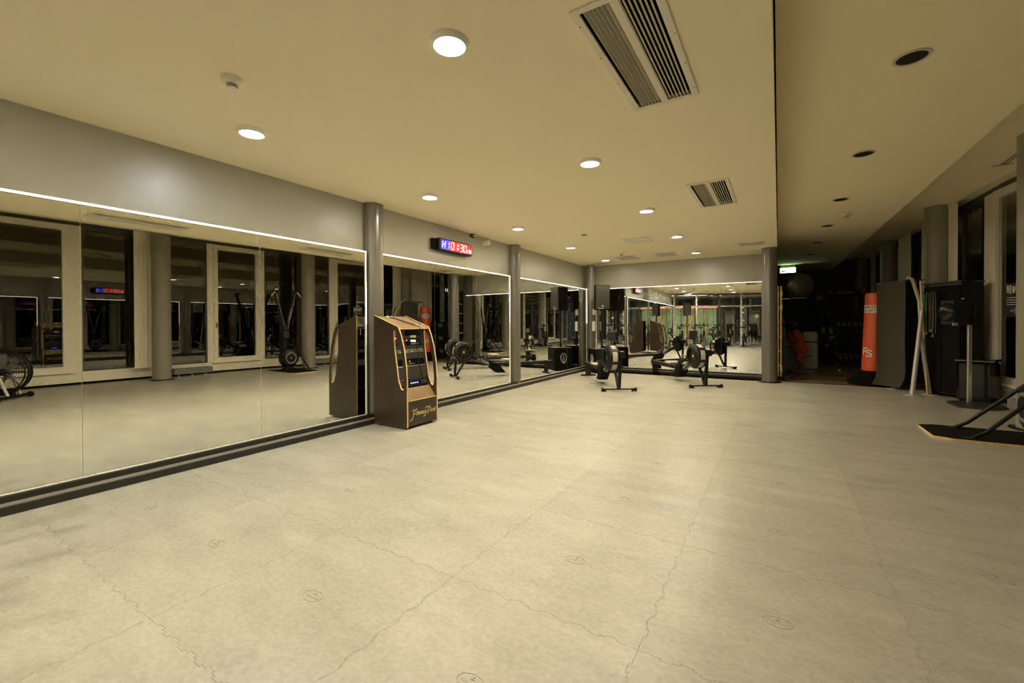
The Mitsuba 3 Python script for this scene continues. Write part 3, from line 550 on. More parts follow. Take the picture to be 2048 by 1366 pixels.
# ---------------------------------------------------------------- rowing machines
def rower(o, ax, label):
    L = math.hypot(*ax); ax = (ax[0] / L, ax[1] / L); M = fr((o[0], o[1], 0), (ax[0], ax[1], 0), (-ax[1], ax[0], 0))
    r = thing('rowing_machine', label, 'rowing machine')
    P = lambda n, m, mt, par=None, **k: obj(n, m, mt, par or r, M=M, **k)
    ff = P('front_foot', MB().bar((0, -.285, .040), (0, .285, .040), .03, .022, bev=.004), 'black')
    for s_ in (-1, 1):
        P('wheel', MB().cyl((-.012, s_ * .288, .034), (-.012, s_ * .318, .034), .033, 18), 'rubber', ff); P('end_cap', MB().box(-.03, .03, s_ * .255 - .018, s_ * .255 + .018, .0, .028, .004), 'rubber', ff)
    P('front_leg', MB().bar((.0, 0, .045), (.055, -.06, .69), .055, .045, (1, 0, 0), .006), 'black'); P('front_leg', MB().bar((.03, 0, .045), (.27, .0, .42), .045, .035, (1, 0, 0), .005), 'black')
    P('leg_head', MB().box(-.02, .15, -.115, -.012, .60, .715, .008), 'black'); P('head_plate', MB().box(.0, .08, -.10, -.042, .7155, .719), 'cage_mat')
    h = (.165, .04, .59); R = .232
    hs = P('flywheel_housing', MB().lathe([(0, .085), (R - .006, .085), (R, .092), (R, .125), (R - .02, .150), (R - .06, .170), (.158, .170), (.150, .160), (.150, .120), (0, .118)], h, 'y', 48), 'black')
    P('rear_cover', MB().lathe([(0, -.045), (R - .03, -.045), (R, -.03), (R, -.005), (0, -.005)], h, 'y', 48), 'black', hs)
    P('perforated_cage', MB().lathe([(R - .012, -.0045), (R - .004, -.0045), (R - .004, .0845), (R - .012, .0845), (R - .012, -.0045)], h, 'y', 48), 'cage_mat', hs, label='light grey perforated band')
    for a in np.arange(6) * math.pi / 3 + .35:
        ca, sa = math.cos(a), math.sin(a); P('cage_bridge', MB().bar((h[0] + ca * R, h[1] - .03, h[2] + sa * R), (h[0] + ca * R, h[1] + .12, h[2] + sa * R), .05, .014, (ca, 0, sa)), 'black', hs)
    P('damper_ring', MB().lathe([(.150, .1605), (.172, .1705), (.172, .174), (.152, .172), (.150, .1605)], h, 'y', 40), 'dark_grey', hs)
    sp = MB()
    for a in np.arange(4) * math.pi / 4 + .3: sp.bar((h[0] - math.cos(a) * .147, h[1] + .124, h[2] - math.sin(a) * .147), (h[0] + math.cos(a) * .147, h[1] + .124, h[2] + math.sin(a) * .147), .004, .004)
    P('spokes', sp, 'mid_grey', hs); P('hub', MB().cyl((h[0], h[1] + .119, h[2]), (h[0], h[1] + .131, h[2]), .022, 16), 'yellow', hs, label='yellow hub')
    b0, b1 = np.array((.36, .02, .485)), np.array((1.0, .02, .222))
    bm = P('boom', MB().bar(b0, b1, .085, .088, bev=.004), 'black'); dv = (b1 - b0) / np.linalg.norm(b1 - b0); nv = np.array([-dv[2], 0, dv[0]]) * -1
    upv = np.array([-dv[2], 0, dv[0]]); P('boom_edge', MB().bar(b0 - upv * .046, b1 - upv * .046, .06, .004, tuple(upv)), 'steel', bm); P('boom_top', MB().bar(b0 + upv * .046, b1 + upv * .046, .06, .004, tuple(upv)), 'cage_mat', bm)
    for txt, col, s0, hh in (('C2', 'yellow', .03, .060), ('CONCEPT 2', 'white_paint', .125, .048)):
        w = meshkit.text_mesh(txt, hh, .001, True); w.apply_transform(fr(tuple(b1 - dv * s0 - upv * hh / 2 + np.array([0, .0428, 0])), tuple(-dv), tuple(upv)))
        P('lettering', w, col, bm, smooth=False)
    P('foot_block', MB().prism([(.80, .37), (1.02, .30), (1.21, .075), (.98, .085), (.84, .20)], .17, XZ @ off(np.eye(4), [0, 0, -.105])), 'black_matte', smooth=False)
    for s_ in (-1, 1):
        fb = P('footrest', MB().bar((.66, s_ * .12 + .02, .46), (.92, s_ * .12 + .02, .30), .105, .02, (0, 0, 1), .004), 'dark_grey'); P('strap', MB().tube([(.72, s_ * .12 - .035, .425), (.735, s_ * .12 - .02, .485), (.74, s_ * .12 + .02, .50), (.735, s_ * .12 + .06, .485), (.72, s_ * .12 + .075, .425)], .012, 8), 'black', fb)
    P('handle', MB().tube([(.60, -.23, .49), (.57, -.10, .475), (.565, .02, .47), (.57, .14, .475), (.60, .27, .49)], .016, 10), 'black')
    ml = P('monorail', MB().box(.93, 2.46, .0, .042, .235, .300, .004), 'dark_grey'); P('rail_cap', MB().box(.93, 2.46, -.012, .054, .3005, .322, .003), 'steel', ml, label='bright steel rail top'); P('end_cap', MB().box(2.4605, 2.475, -.016, .058, .225, .328, .003), 'black', ml)
    st = P('seat', MB().add(trimesh.convex.convex_hull(np.array([(1.30 + .14 * a * (1 if abs(b) < .5 else .8), .02 + .155 * b, .395 + dz) for a in (-1, -.5, .5, 1) for b in (-1, -.6, .6, 1) for dz in (0, -.03)]))), 'seat_mat', label='pale moulded seat'); P('carriage', MB().box(1.22, 1.38, -.035, .075, .323, .364, .004), 'mid_grey', st)
    P('rear_leg', MB().bar((2.30, .02, .04), (2.34, .02, .236), .12, .06, (1, 0, 0), .005), 'black'); P('rear_foot', MB().bar((2.30, -.15, .022), (2.30, .19, .022), .03, .03, bev=.004), 'black')
    for s_ in (-.14, .18): P('foot_pad', MB().cyl((2.30, s_, 0), (2.30, s_, .01), .018, 12), 'rubber')
    P('monitor_arm', MB().tube([(.33, -.02, .70), (.42, -.02, .76), (.53, -.02, .90)], .018, 10), 'black')
    mo = P('monitor', MB().box(-.02, .02, -.075, .075, -.09, .09, .008, R=trimesh.transformations.rotation_matrix(-.18, [0, 1, 0]), c=(.545, -.02, .985)), 'dark_grey'); P('screen', MB().box(.0205, .022, -.05, .05, -.02, .065, R=trimesh.transformations.rotation_matrix(-.18, [0, 1, 0]), c=np.array((.5455, -.02, .99)) + np.array([.021, 0, .0])), 'lcd', mo)
    return r
rower((-2.449, 7.59), (-.571, .82), 'black rowing machine standing left, in front of the loudspeaker corner')
rower((-1.175, 8.826), (-.586, .81), 'black rowing machine standing right, near the round column at the end wall')

# ---------------------------------------------------------------- loudspeakers
def speaker(o, face, z0, z1, w, d, label):
    M = fr((o[0], o[1], 0), (-face[1], face[0], 0), (-face[0], -face[1], 0)); s = thing('loudspeaker', label, 'loudspeaker')   # x across, y backwards
    pl = Polygon([(-w / 2, -d / 2), (w / 2, -d / 2), (w / 2, d * .1), (w * .28, d / 2), (-w * .28, d / 2), (-w / 2, d * .1)]).buffer(-.01).buffer(.01)
    obj('cabinet', MB().prism(pl, z1 - z0, off(np.eye(4), [0, 0, z0])), 'black_matte', s, M=M)
    obj('grille', MB().box(-w / 2 + .012, w / 2 - .012, -d / 2 - .012, -d / 2 - .0005, z0 + .02, z1 - .015, .004), 'speaker_cloth', s, M=M); obj('emblem', MB().box(-.018, .018, -d / 2 - .0145, -d / 2 - .0125, z0 + .065, z0 + .10), 'light_grey', s, M=M)
    obj('top_edge', MB().box(-w / 2 + .004, w / 2 - .004, -d / 2 - .008, -d / 2 + .02, z1, z1 + .004), 'light_grey', s, M=M); obj('name_plate', MB().box(-.12, .02, -d / 2 - .0145, -d / 2 - .0125, z0 + .022, z0 + .034), 'light_grey', s, M=M)
    obj('handle', MB().box(w / 2 - .001, w / 2 + .002, -.02, .06, z0 + (z1 - z0) * .52, z0 + (z1 - z0) * .58).box(w / 2 - .001, w / 2 + .002, -.02, .06, z0 + (z1 - z0) * .60, z0 + (z1 - z0) * .66), 'black', s, M=M)
    obj('pole_socket', MB().cyl((0, .02, z0 - .03), (0, .02, z0), .028, 16), 'black', s, M=M); obj('socket_panel', MB().box(-.06, .06, d / 2 - .002, d / 2 + .003, z0 + .03, z0 + .14), 'black', s, M=M)
    return s
def pole(x, y, z0, z1, label):
    p_ = thing('speaker_pole', label, 'speaker pole'); obj('tube', MB().cyl((x, y, z0), (x, y, z1), .019, 18), 'black', p_); obj('collar', MB().cyl((x, y, z0 + .001), (x, y, z0 + .10), .026, 18), 'black_matte', p_)
    zc = z1 - .28; obj('clamp', MB().cyl((x, y, zc), (x, y, zc + .07), .028, 16).bar((x - .02, y, zc + .04), (x + .10, y, zc + .055), .02, .02).bar((x + .02, y, zc + .02), (x - .06, y, zc - .01), .018, .018), 'black', p_); return p_
SBC = np.array([-3.76, 10.33]); sb = thing('subwoofer', 'black subwoofer box on the floor in the corner carrying the loudspeaker pole', 'subwoofer'); SM = rz(math.radians(45), (SBC[0], SBC[1], 0))
obj('cabinet', MB().box(-.27, .27, -.24, .24, .02, .595, .006), 'black_matte', sb, M=SM)
ring = MB().tube([(-.273, .075 * math.cos(t), .33 + .125 * math.sin(t)) for t in np.linspace(0, 2 * math.pi, 33)], .009, 8); obj('side_ring', ring, 'light_grey', sb, M=SM, label='pale oval ring on the side')
obj('ring_mark', MB().bar((-.273, -.03, .25), (-.273, .0, .42), .008, .022, (1, 0, 0)).bar((-.273, .03, .25), (-.273, .0, .42), .008, .022, (1, 0, 0)).box(-.277, -.2705, -.04, .04, .225, .25), 'light_grey', sb, M=SM)
obj('front_grille', MB().box(-.255, .255, -.252, -.2405, .04, .575, .004), 'black', sb, M=SM); obj('top_plate', MB().box(-.265, .265, -.235, .235, .5955, .600), 'mid_grey', sb, M=SM)
for a in (-.22, .22):
    for b in (-.2, .2): obj('foot', MB().cyl((a, b, 0), (a, b, .019), .02, 12), 'rubber', sb, M=SM)
pole(-3.77, 10.34, .602, 1.56, 'black pole between the subwoofer and the corner loudspeaker')
fc = np.array([.47, -.883]); speaker((-3.77, 10.33), fc / np.linalg.norm(fc), 1.565, 2.175, .36, .36, 'black loudspeaker on a pole in the far left corner')
# ---------------------------------------------------------------- window side: bag, mats, cabinet, stand, bin, ski machine
bg = thing('punching_bag', 'tall red free-standing punching bag on a black base left of the hanging mats', 'punching bag')
bx, by, bt = 1.56, 10.98, np.array([.035, .0, 1.0])
V = [(0.0, 0), (.155, 0), (.165, .02), (.165, 1.50), (.150, 1.53), (0, 1.535)]
BG = np.eye(4); BG[:3, 3] = (bx, by, .27); BG[0, 2] = .04; BG[1, 2] = -.01
obj('bag', MB().lathe(V, n=40), 'red_vinyl', bg, M=BG)
obj('base', MB().lathe([(0, 0), (.36, 0), (.385, .02), (.385, .06), (.28, .17), (.19, .245), (.16, .26), (0, .26)], (bx, by, .001), n=40), 'black_matte', bg)
for z in (.03, 1.505): obj('seam', MB().tube([(.166 * math.cos(t), .166 * math.sin(t), z) for t in np.linspace(0, 2 * math.pi, 41)], .0025, 5), 'dark_red', bg, M=BG)
def wrap(mesh, r, th0):
    v = mesh.vertices.copy(); t = th0 + v[:, 0] / r; rr = r + v[:, 2]; mesh.vertices = np.c_[rr * np.cos(t), rr * np.sin(t), v[:, 1]]; return mesh
def dense(m, s): return m.subdivide_to_size(s) if len(m.faces) else m
for th in (-2.33,):
    lb = dense(trimesh.creation.box(extents=(.30, .15, .001)), .03); lb.apply_translation([0, 1.215, .001]); p_ = obj('label', wrap(lb, .1655, th), 'white_paint', bg, M=None, smooth=False) if False else None
    q = MB().add(wrap(lb, .1655, th)); p_ = obj('label', q, 'white_paint', bg, M=BG, smooth=False, label='white label with red letters')
    q = MB()
    for txt, z in (('KAMPFEN', 1.225), ('SPORT', 1.155)):
        w = meshkit.text_mesh(txt, .052, .0008, True); w.apply_scale([.24 / w.extents[0], 1, 1]); w.apply_translation([-.12 - w.bounds[0][0], z, .002]); q.add(wrap(dense(w, .03), .1655, th))
    obj('lettering', q, 'dark_red', p_, M=BG, smooth=False)
    q = MB()
    for dx, txt in ((-.085, 'F'), (-.02, 'S')):
        w = meshkit.text_mesh(txt, .135, .0008, True); w.apply_translation([dx, .30 - (.02 if txt == 'S' else -.02), .001]); q.add(wrap(dense(w, .03), .1655, th))
    obj('lettering', q, 'white_paint', bg, M=BG, smooth=False, label='large white letters')

ms = thing('mat_stand', 'pale grey tube stand on round feet holding the hanging exercise mats', 'mat stand')
def leg(a, b, r=.029): obj('leg', MB().tube([a, b], [r + .006, r], 18), 'silver_paint', ms)
for q in ((1.90, 9.66), (2.16, 9.86), (1.80, 10.43)): obj('foot_plate', MB().lathe([(0, 0), (.115, 0), (.11, .01), (.05, .014), (0, .014)], (q[0], q[1], .001), n=28), 'silver_paint', ms)
leg((1.90, 9.66, .012), (2.06, 9.86, 1.42)); leg((2.16, 9.86, .012), (2.05, 9.84, .96)); leg((1.80, 10.43, .012), (1.90, 10.56, 1.2), .03)
obj('upper_arm', MB().tube([(2.06, 9.93, 1.24), (2.06, 10.02, 1.60), (2.02, 10.28, 1.99), (1.98, 10.42, 2.03)], .029, 16), 'silver_paint', ms)
obj('hanging_rail', MB().cyl((1.50, 10.66, 1.955), (2.10, 10.22, 1.985), .008, 10), 'black', ms); obj('hanging_rail', MB().cyl((1.66, 10.88, 1.955), (2.22, 10.46, 1.985), .008, 10), 'black', ms)
ma, mb_ = np.array([1.60, 10.545]), np.array([1.895, 10.225]); md = (mb_ - ma) / np.linalg.norm(mb_ - ma); mn = np.array([-md[1], md[0]]) * 1.0
mn = np.array([.735, .678]); W = .50
for q in range(6):
    o_ = ma + mn * (.034 * q) + md * (-.04 + .004 * (q % 3)); n_ = 14; v, f_ = [], []
    zs = np.linspace(1.975 - .004 * q, .05 + .012 * q, n_)
    for i, z in enumerate(zs):
        s_ = max(0, (.32 - z) / .32); bow = .085 * s_ ** 2 * (1 if q < 5 else .5) * -1 + .006 * math.sin(z * 5 + q)
        for a in (0, 1):
            for t in (0, .012):
                P_ = o_ + md * W * a + mn * (bow + t) - md * (.06 * s_ ** 2 if q == 0 else .03 * s_); v.append((P_[0], P_[1], z))
    for i in range(n_ - 1):
        a, b = 4 * i, 4 * i + 4
        for (x, y) in ((0, 2), (3, 1), (2, 3), (1, 0)): f_ += [[a + x, a + y, b + y], [a + x, b + y, b + x]]
    f_ += [[0, 1, 3], [0, 3, 2], [4 * n_ - 4, 4 * n_ - 1, 4 * n_ - 3], [4 * n_ - 4, 4 * n_ - 2, 4 * n_ - 1]]
    m = trimesh.Trimesh(v, f_, process=False); m.fix_normals()
    mt = thing('exercise_mat', ['dark grey exercise mat hanging frontmost on the pale tube stand', 'second hanging exercise mat from the front', 'third hanging exercise mat from the front', 'fourth hanging exercise mat from the front', 'fifth hanging exercise mat from the front', 'rearmost hanging exercise mat on the pale tube stand'][q], 'exercise mat', 'exercise mats on the tube stand')
    obj('sheet', m, 'mat_foam' if q == 0 else 'rubber', mt, smooth=20)
    for a in (.06, W - .06):
        P_ = o_ + md * a + mn * .006; obj('eyelet', MB().cyl((*(P_ - mn * .009), 1.945 - .004 * q), (*(P_ + mn * .009), 1.945 - .004 * q), .009, 12), 'steel', mt)

kb = thing('storage_cabinet', 'tall black cabinet with resistance bands hanging from its front rail', 'cabinet')
KM = fr((2.10, 9.98, 0), (.62, -.785, 0), (.785, .62, 0))      # x along the front, y into the depth
obj('body', MB().box(0, .56, .02, .42, .04, 1.86, .006), 'black', kb, M=KM); obj('door', MB().box(.01, .275, 0, .0195, .08, 1.82, .003), 'black_matte', kb, M=KM); obj('door', MB().box(.285, .55, 0, .0195, .08, 1.82, .003), 'black_matte', kb, M=KM)
obj('top_board', MB().box(-.01, .57, .0, .43, 1.861, 1.89, .003), 'dark_grey', kb, M=KM); obj('rail', MB().cyl((-.04, -.05, 1.72), (.40, -.05, 1.72), .008, 10), 'black', kb, M=KM)
for x in (-.02, .38): obj('rail_bracket', MB().bar((x, -.05, 1.72), (x, .0, 1.72), .02, .01), 'black', kb, M=KM)
for x in (.06, .50): obj('plinth', MB().box(x - .04, x + .04, .05, .40, 0, .039), 'black', kb, M=KM)
BN = [('green_band', .05, .60), ('green_band', .115, .66), ('dark_red', .185, .62), ('green_band', .215, .70), ('black_matte', .28, .55), ('black_matte', .33, .60)]
BL = ['dark green resistance band hanging leftmost on the cabinet rail', 'long green resistance band hanging second on the cabinet rail', 'red resistance band hanging on the cabinet rail', 'longest green resistance band hanging beside the red one', 'black resistance band next to the longest green band', 'black resistance band hanging rightmost on the cabinet rail']
for (m_, x, ln_), l in zip(BN, BL):
    b = thing('resistance_band', l, 'resistance band', 'resistance bands on the cabinet rail')
    z0 = 1.73; obj('tube', MB().tube([(x - .012, -.062, z0 - ln_), (x - .014, -.062, z0 - ln_ * .5), (x - .008, -.060, z0 - .01), (x, -.05, z0 + .005), (x + .010, -.04, z0 - .01), (x + .018, -.04, z0 - ln_ * .5), (x + .012, -.04, z0 - ln_)], .0065, 7), m_, b, M=KM)
    obj('handle', MB().tube([(x - .03, -.062, z0 - ln_ - .05), (x - .012, -.062, z0 - ln_), (x + .006, -.062, z0 - ln_ - .05), (x - .03, -.062, z0 - ln_ - .05)], .008, 7), 'steel' if m_ != 'black_matte' else 'black', b, M=KM)
wp = thing('wooden_pole', 'thin wooden pole leaning upright behind the mat stand', 'pole'); obj('shaft', MB().cyl((2.12, 9.80, .002), (2.06, 9.95, 1.93), .016, 12), 'ply_edge', wp); obj('tape', MB().cyl((2.0786, 9.9035, 1.325), (2.0761, 9.9097, 1.405), .0172, 12), 'black', wp)

st = thing('reaction_stand', 'steel pole stand with a black box and shiny dome on a dark base', 'training stand')
SX, SYY = 2.375, 8.93
obj('base_plate', MB().prism([(2.16, 8.99), (2.19, 8.60), (2.50, 8.50), (2.72, 8.72), (2.70, 9.06), (2.34, 9.14)], .035, off(np.eye(4), [0, 0, .001])), 'dark_grey', st)
obj('pole', MB().cyl((SX, SYY, .036), (SX, SYY, 1.20), .021, 18), 'steel', st); obj('pole', MB().cyl((SX + .032, SYY + .02, .036), (SX + .032, SYY + .02, 1.20), .010, 14), 'steel', st)
SM = fr((SX, SYY, 0), (.80, .60, 0), (-.60, .80, 0)); obj('box', MB().box(-.36, -.02, -.10, .08, 1.185, 1.545, .006), 'black', st, M=SM); obj('edge_strip', MB().box(-.0195, -.010, -.09, .07, 1.20, 1.53), 'mid_grey', st, M=SM)
dm = trimesh.creation.icosphere(subdivisions=3, radius=.135); dm.apply_scale([.42, .9, 1]); dm.apply_translation([-.37, -.01, 1.37]); obj('dome', MB().add(dm), 'black_gloss', st, M=SM, label='shiny black dome')
obj('label_plate', MB().box(-.40, -.33, -.125, -.11, 1.175, 1.215, .002), 'light_grey', st, M=SM); obj('knob', MB().sph((-.12, -.02, 1.565), .02), 'steel', st, M=SM)
bn = thing('waste_bin', 'glossy black rectangular bin standing behind the steel pole stand', 'waste bin'); BMx = fr((2.60, 9.36, 0), (.86, -.51, 0), (.51, .86, 0))
obj('body', MB().box(-.22, .20, -.14, .16, .001, .63, .045), 'black_gloss', bn, M=BMx); obj('lid', MB().box(-.225, .205, -.145, .165, .632, .66, .012), 'black_gloss', bn, M=BMx); obj('rim', MB().box(-.228, .208, -.148, .168, .626, .633, .001), 'steel', bn, M=BMx)

sk = thing('ski_machine', 'black ski ergometer with a tall V frame on a wood-edged floor board by the windows', 'ski machine')
KX, KY = 2.46, 6.53
bo = Polygon([(1.39, 6.23), (1.39, 6.80), (1.53, 6.88), (2.62, 6.90), (2.62, 6.16), (1.53, 6.16)]).buffer(-.012).buffer(.012)
fb = obj('floor_board', MB().prism(bo, .024, off(np.eye(4), [0, 0, .0008])), 'ply_edge', sk, smooth=False, label='board with a pale plywood edge'); obj('board_cover', MB().prism(bo.buffer(-.003), .004, off(np.eye(4), [0, 0, .0252])), 'black_matte', fb, smooth=False)
obj('mast', MB().bar((KX, KY, .03), (KX - .02, KY, 1.08), .10, .07, (1, 0, 0), .006), 'black', sk)
for s_ in (-1, 1):
    obj('arm', MB().bar((KX - .02, KY + s_ * .03, 1.06), (KX - .06, KY + s_ * .27, 2.10), .06, .04, (1, 0, 0), .005), 'black', sk)
    obj('arm_head', MB().box(KX - .12, KX + .02, KY + s_ * .27 - .04, KY + s_ * .27 + .06, 2.07, 2.13, .012), 'black', sk)
    obj('cord', MB().cyl((KX - .11, KY + s_ * .27, 2.08), (KX - .13, KY + s_ * .03, 1.10), .004, 6), 'light_grey', sk)
    obj('grip', MB().tube([(KX - .12, KY + s_ * .30, 2.09), (KX - .14, KY + s_ * .36, 2.02), (KX - .14, KY + s_ * .39, 1.97)], .014, 8), 'yellow', sk, label='yellow grip')
    obj('brace', MB().tube([(1.70, KY + s_ * .265, .031), (1.80, KY + s_ * .265, .10), (2.30, KY + s_ * .20, .64), (2.42, KY + s_ * .05, .72)], .019, 12), 'black', sk); obj('brace_plate', MB().box(1.63, 1.72, KY + s_ * .265 - .03, KY + s_ * .265 + .03, .0295, .033), 'dark_grey', sk)
fwh = obj('flywheel_housing', MB().lathe([(0, -.11), (.14, -.115), (.225, -.09), (.235, -.05), (.235, .06), (.22, .10), (0, .10)], (2.25, KY, .345), 'x', 44), 'black', sk)
obj('cover_ring', MB().lathe([(.115, 0), (.135, -.006), (.155, 0), (.155, .012), (.115, .012), (.115, 0)], (2.132, KY, .345), 'x', 36), 'mid_grey', fwh); obj('hub', MB().cyl((2.13, KY, .345), (2.136, KY, .345), .016, 14), 'yellow', fwh); obj('housing_foot', MB().box(2.18, 2.33, KY - .10, KY + .10, .03, .12, .01), 'black', sk)
mo = obj('monitor', MB().box(-.02, .02, -.08, .08, -.10, .10, .006, R=trimesh.transformations.rotation_matrix(.25, [0, 1, 0]), c=(KX - .12, KY - .02, .96)), 'black', sk); obj('lettering', (lambda w: w)(meshkit.text_mesh('CONCEPT 2', .045, .001, True)).apply_transform(fr((KX - .125, KY + .085, 1.30), (0, .225, .97), (0, -.97, .225))), 'light_grey', sk, smooth=False)

for n, (a, b) in enumerate(((4.28, 5.06), (7.55, 8.35), (-0.3, 0.5))):
    h_ = thing('heater_bench', ['low grey heater bench under the windows, left one in the mirror', 'low grey heater bench under the windows behind the right-hand column', 'low grey heater bench under the windows near the camera'][n], 'heater')
    obj('casing', MB().bar(wpt(a, .42, .145), wpt(b, .42, .145), .22, .13, bev=.006), 'mid_grey', h_)
    for y in (a + .12, (a + b) / 2, b - .12): obj('leg', MB().box(-.015, .015, -.015, .015, -.041, .038, c=wpt(y, .42, .042)), 'light_grey', h_)
# blinds
BLD = [(3.66, 3.96, 4, 'stack of vertical blind slats left of the column near the camera, seen in the mirror'), (7.40, 7.62, 3, 'narrow stack of vertical blind slats behind the ski machine'), (10.46, 10.80, 4, 'stack of pale vertical blind slats right of the column behind the black cabinet'), (11.3, 12.35, 9, 'drawn vertical blind slats left of the column behind the black cabinet'), (13.3, 14.25, 8, 'drawn vertical blind slats beyond the hanging mats'), (16.9, 17.4, 4, 'vertical blind slats far back in the unlit room')]
for a, b, n, l in BLD:
    v = thing('vertical_blind', l, 'blind')
    for q in range(n):
        y = a + (b - a) * (q + .5) / n; w = (b - a) / n * .53; c_ = wpt(y, .25); t = np.array([fx(y + w) - fx(y - w), 2 * w, 0]); t /= np.linalg.norm(t); t = np.array([t[0] * .97 - t[1] * .24, t[1] * .97 + t[0] * .24, 0])
        obj('slat', MB().bar((*(c_[:2] - t[:2] * w), 1.78), (*(c_[:2] + t[:2] * w), 1.78), .004, 3.02), 'blind_mat', v, smooth=False)
    obj('head_clip', MB().bar(wpt(a, .25, ZS - .06), wpt(b, .25, ZS - .06), .03, .016), 'frame_mat', v)
po = thing('window_poster', 'dark poster with a photograph and white text on the right-edge window', 'poster')
PM = fr(wpt(9.44, .026, 1.30), wpt(9.14, .026, 0) - wpt(9.44, .026, 0), (0, 0, 1))
obj('sheet', MB().box(0, .34, 0, .50, 0, .002), 'poster_dark', po, M=PM, smooth=False); ph = MB()
for x, y, w, h in ((.03, .36, .05, .11), (.09, .34, .04, .13), (.15, .35, .06, .10), (.22, .37, .05, .10), (.28, .34, .04, .12)): ph.box(x, x + w, y, y + h, .0021, .0026)
obj('photo', ph, 'light_grey', po, M=PM, smooth=False); obj('red_corner', MB().box(.005, .035, .45, .49, .0021, .0027), 'dark_red', po, M=PM, smooth=False)
tx = MB()
for q in range(4): tx.box(.03, .27 - .03 * (q % 2), .28 - .035 * q, .288 - .035 * q, .0021, .0026)
for t_, x, y in (('KEEP', .20, .11), ('YOUR CLUB', .12, .08), ('CLEAN', .20, .05)):
    w = meshkit.text_mesh(t_, .016, .0006, True); w.apply_translation([x, y, .0021]); tx.add(w)
obj('lettering', tx, 'white_paint', po, M=PM, smooth=False)

# ---------------------------------------------------------------- end of the mirrored wall and the unlit room
wc = thing('wooden_rack', 'narrow black cabinet with two pale wood uprights and metal brackets beside the round column', 'wooden rack')
for x in (-.038, .022):
    for y in (10.70, 11.03): obj('upright', MB().box(x, x + (.036 if x < 0 else .032), y, y + .03, .09, 2.0, .002), 'ply_edge', wc)
obj('back_board', MB().box(.0225, .030, 10.731, 11.029, .09, 2.0), 'black_matte', wc)
for z in np.linspace(.3, 1.85, 6): obj('shelf', MB().box(-.036, .0218, 10.731, 11.029, z, z + .02), 'ply_edge', wc)
obj('side_board', MB().box(.056, .125, 10.80, 11.3, .002, 1.12, .003), 'black', wc); obj('base', MB().box(-.04, .055, 10.72, 11.06, .002, .0895), 'black', wc)
for z in (1.83, 1.54, .25): obj('bracket', MB().box(.016, .056, 10.690, 10.6995, z - .05, z + .05, .001).box(.0561, .066, 10.66, 10.72, z - .065, z + .065, .001), 'light_grey', wc)
bl = thing('gym_ball', 'large dark gym ball resting on a wall bracket below the exit sign', 'gym ball'); obj('skin', MB().sph((.33, 11.35, 2.03), .305, 4, (1.04, 1, .97)), 'black', bl, smooth=True)
for q in (-.16, .16): obj('ridge', MB().tube([(.33 + .317 * math.cos(t) * math.cos(q), 11.35 - 0 + .305 * math.sin(q), 2.03 + .295 * math.sin(t)) for t in np.linspace(-.6, .6, 12)], .003, 5), 'black_matte', bl)
scene['gym_ball__skin']['bsdf'] = {'type': 'ref', 'id': mat('ball_skin', (0.024, 0.021, 0.014), 0.36)}
br = thing('ball_bracket', 'thin steel ring bracket carrying the gym ball', 'bracket'); obj('ring', MB().tube([(.33 + .18 * math.cos(t), 11.35 + .18 * math.sin(t), 1.758) for t in np.linspace(0, 2 * math.pi, 29)], .008, 8), 'steel', br)
for s_ in (-.12, .12): obj('arm', MB().cyl((.02, 11.35 + s_, 1.755), (.195, 11.35 + s_, 1.755), .008, 8), 'steel', br)
obj('post', MB().box(-.02, .03, 11.2, 11.5, .002, 1.80, .004), 'black', br)
ex = thing('exit_sign', 'bright green and white emergency exit sign under the ceiling of the unlit room', 'exit sign')
obj('housing', MB().box(.02, .46, 16.30, 16.36, 2.80, 2.985, .004), 'white_plastic', ex); obj('mount', MB().box(.05, .43, 16.29, 16.37, 2.986, ZR - .001), 'mid_grey', ex)
fcx = MB().box(.03, .45, 16.295, 16.2995, 2.81, 2.955); obj('face', fcx, 'white_plastic', ex, smooth=False, emitter=lamp((.62, 1.0, .55), 14))
obj('diffuser', MB().box(.03, .45, 16.29, 16.295, 2.9555, 2.966), 'white_plastic', ex, smooth=False, emitter=lamp((.35, 1.0, .25), 30))
pg = MB().prism([(.05, 2.87), (.10, 2.91), (.10, 2.885), (.17, 2.885), (.17, 2.855), (.10, 2.855), (.10, 2.83)], .002, XZ @ off(np.eye(4), [0, 0, -16.295])); obj('arrow', pg, 'green_band', ex, smooth=False)
es = thing('extinguisher_sign', 'small square red fire hose sign on the dark end wall', 'sign'); obj('plate', MB().box(1.11, 1.31, 18.385, 18.3995, 2.02, 2.22, .002), 'white_paint', es); obj('field', MB().box(1.12, 1.30, 18.382, 18.3848, 2.03, 2.21), 'dark_red', es, smooth=False)
obj('symbol', MB().tube([(1.20, 18.38, 2.05), (1.20, 18.38, 2.14), (1.24, 18.38, 2.17), (1.25, 18.38, 2.12), (1.22, 18.38, 2.08)], .010, 8).box(1.155, 1.185, 18.378, 18.3818, 2.06, 2.18), 'white_paint', es)
pr = thing('plate_rack', 'sloping steel rack of weight plates in the unlit room', 'plate rack')
ra_, rb_ = np.array([.50, 12.72, .06]), np.array([.06, 12.98, 1.36]); obj('post', MB().tube([ra_, rb_], .032, 14), 'mid_grey', pr); obj('foot', MB().bar((.30, 12.72, .03), (.72, 12.72, .03), .06, .05, bev=.006), 'mid_grey', pr); obj('foot', MB().bar((.50, 12.6, .025), (.50, 13.2, .025), .05, .04, bev=.006), 'mid_grey', pr)
ud = (rb_ - ra_) / np.linalg.norm(rb_ - ra_); pd = np.array([.86, -.51, 0]); pd = pd - (pd @ ud) * ud; pd /= np.linalg.norm(pd)
ro = 0
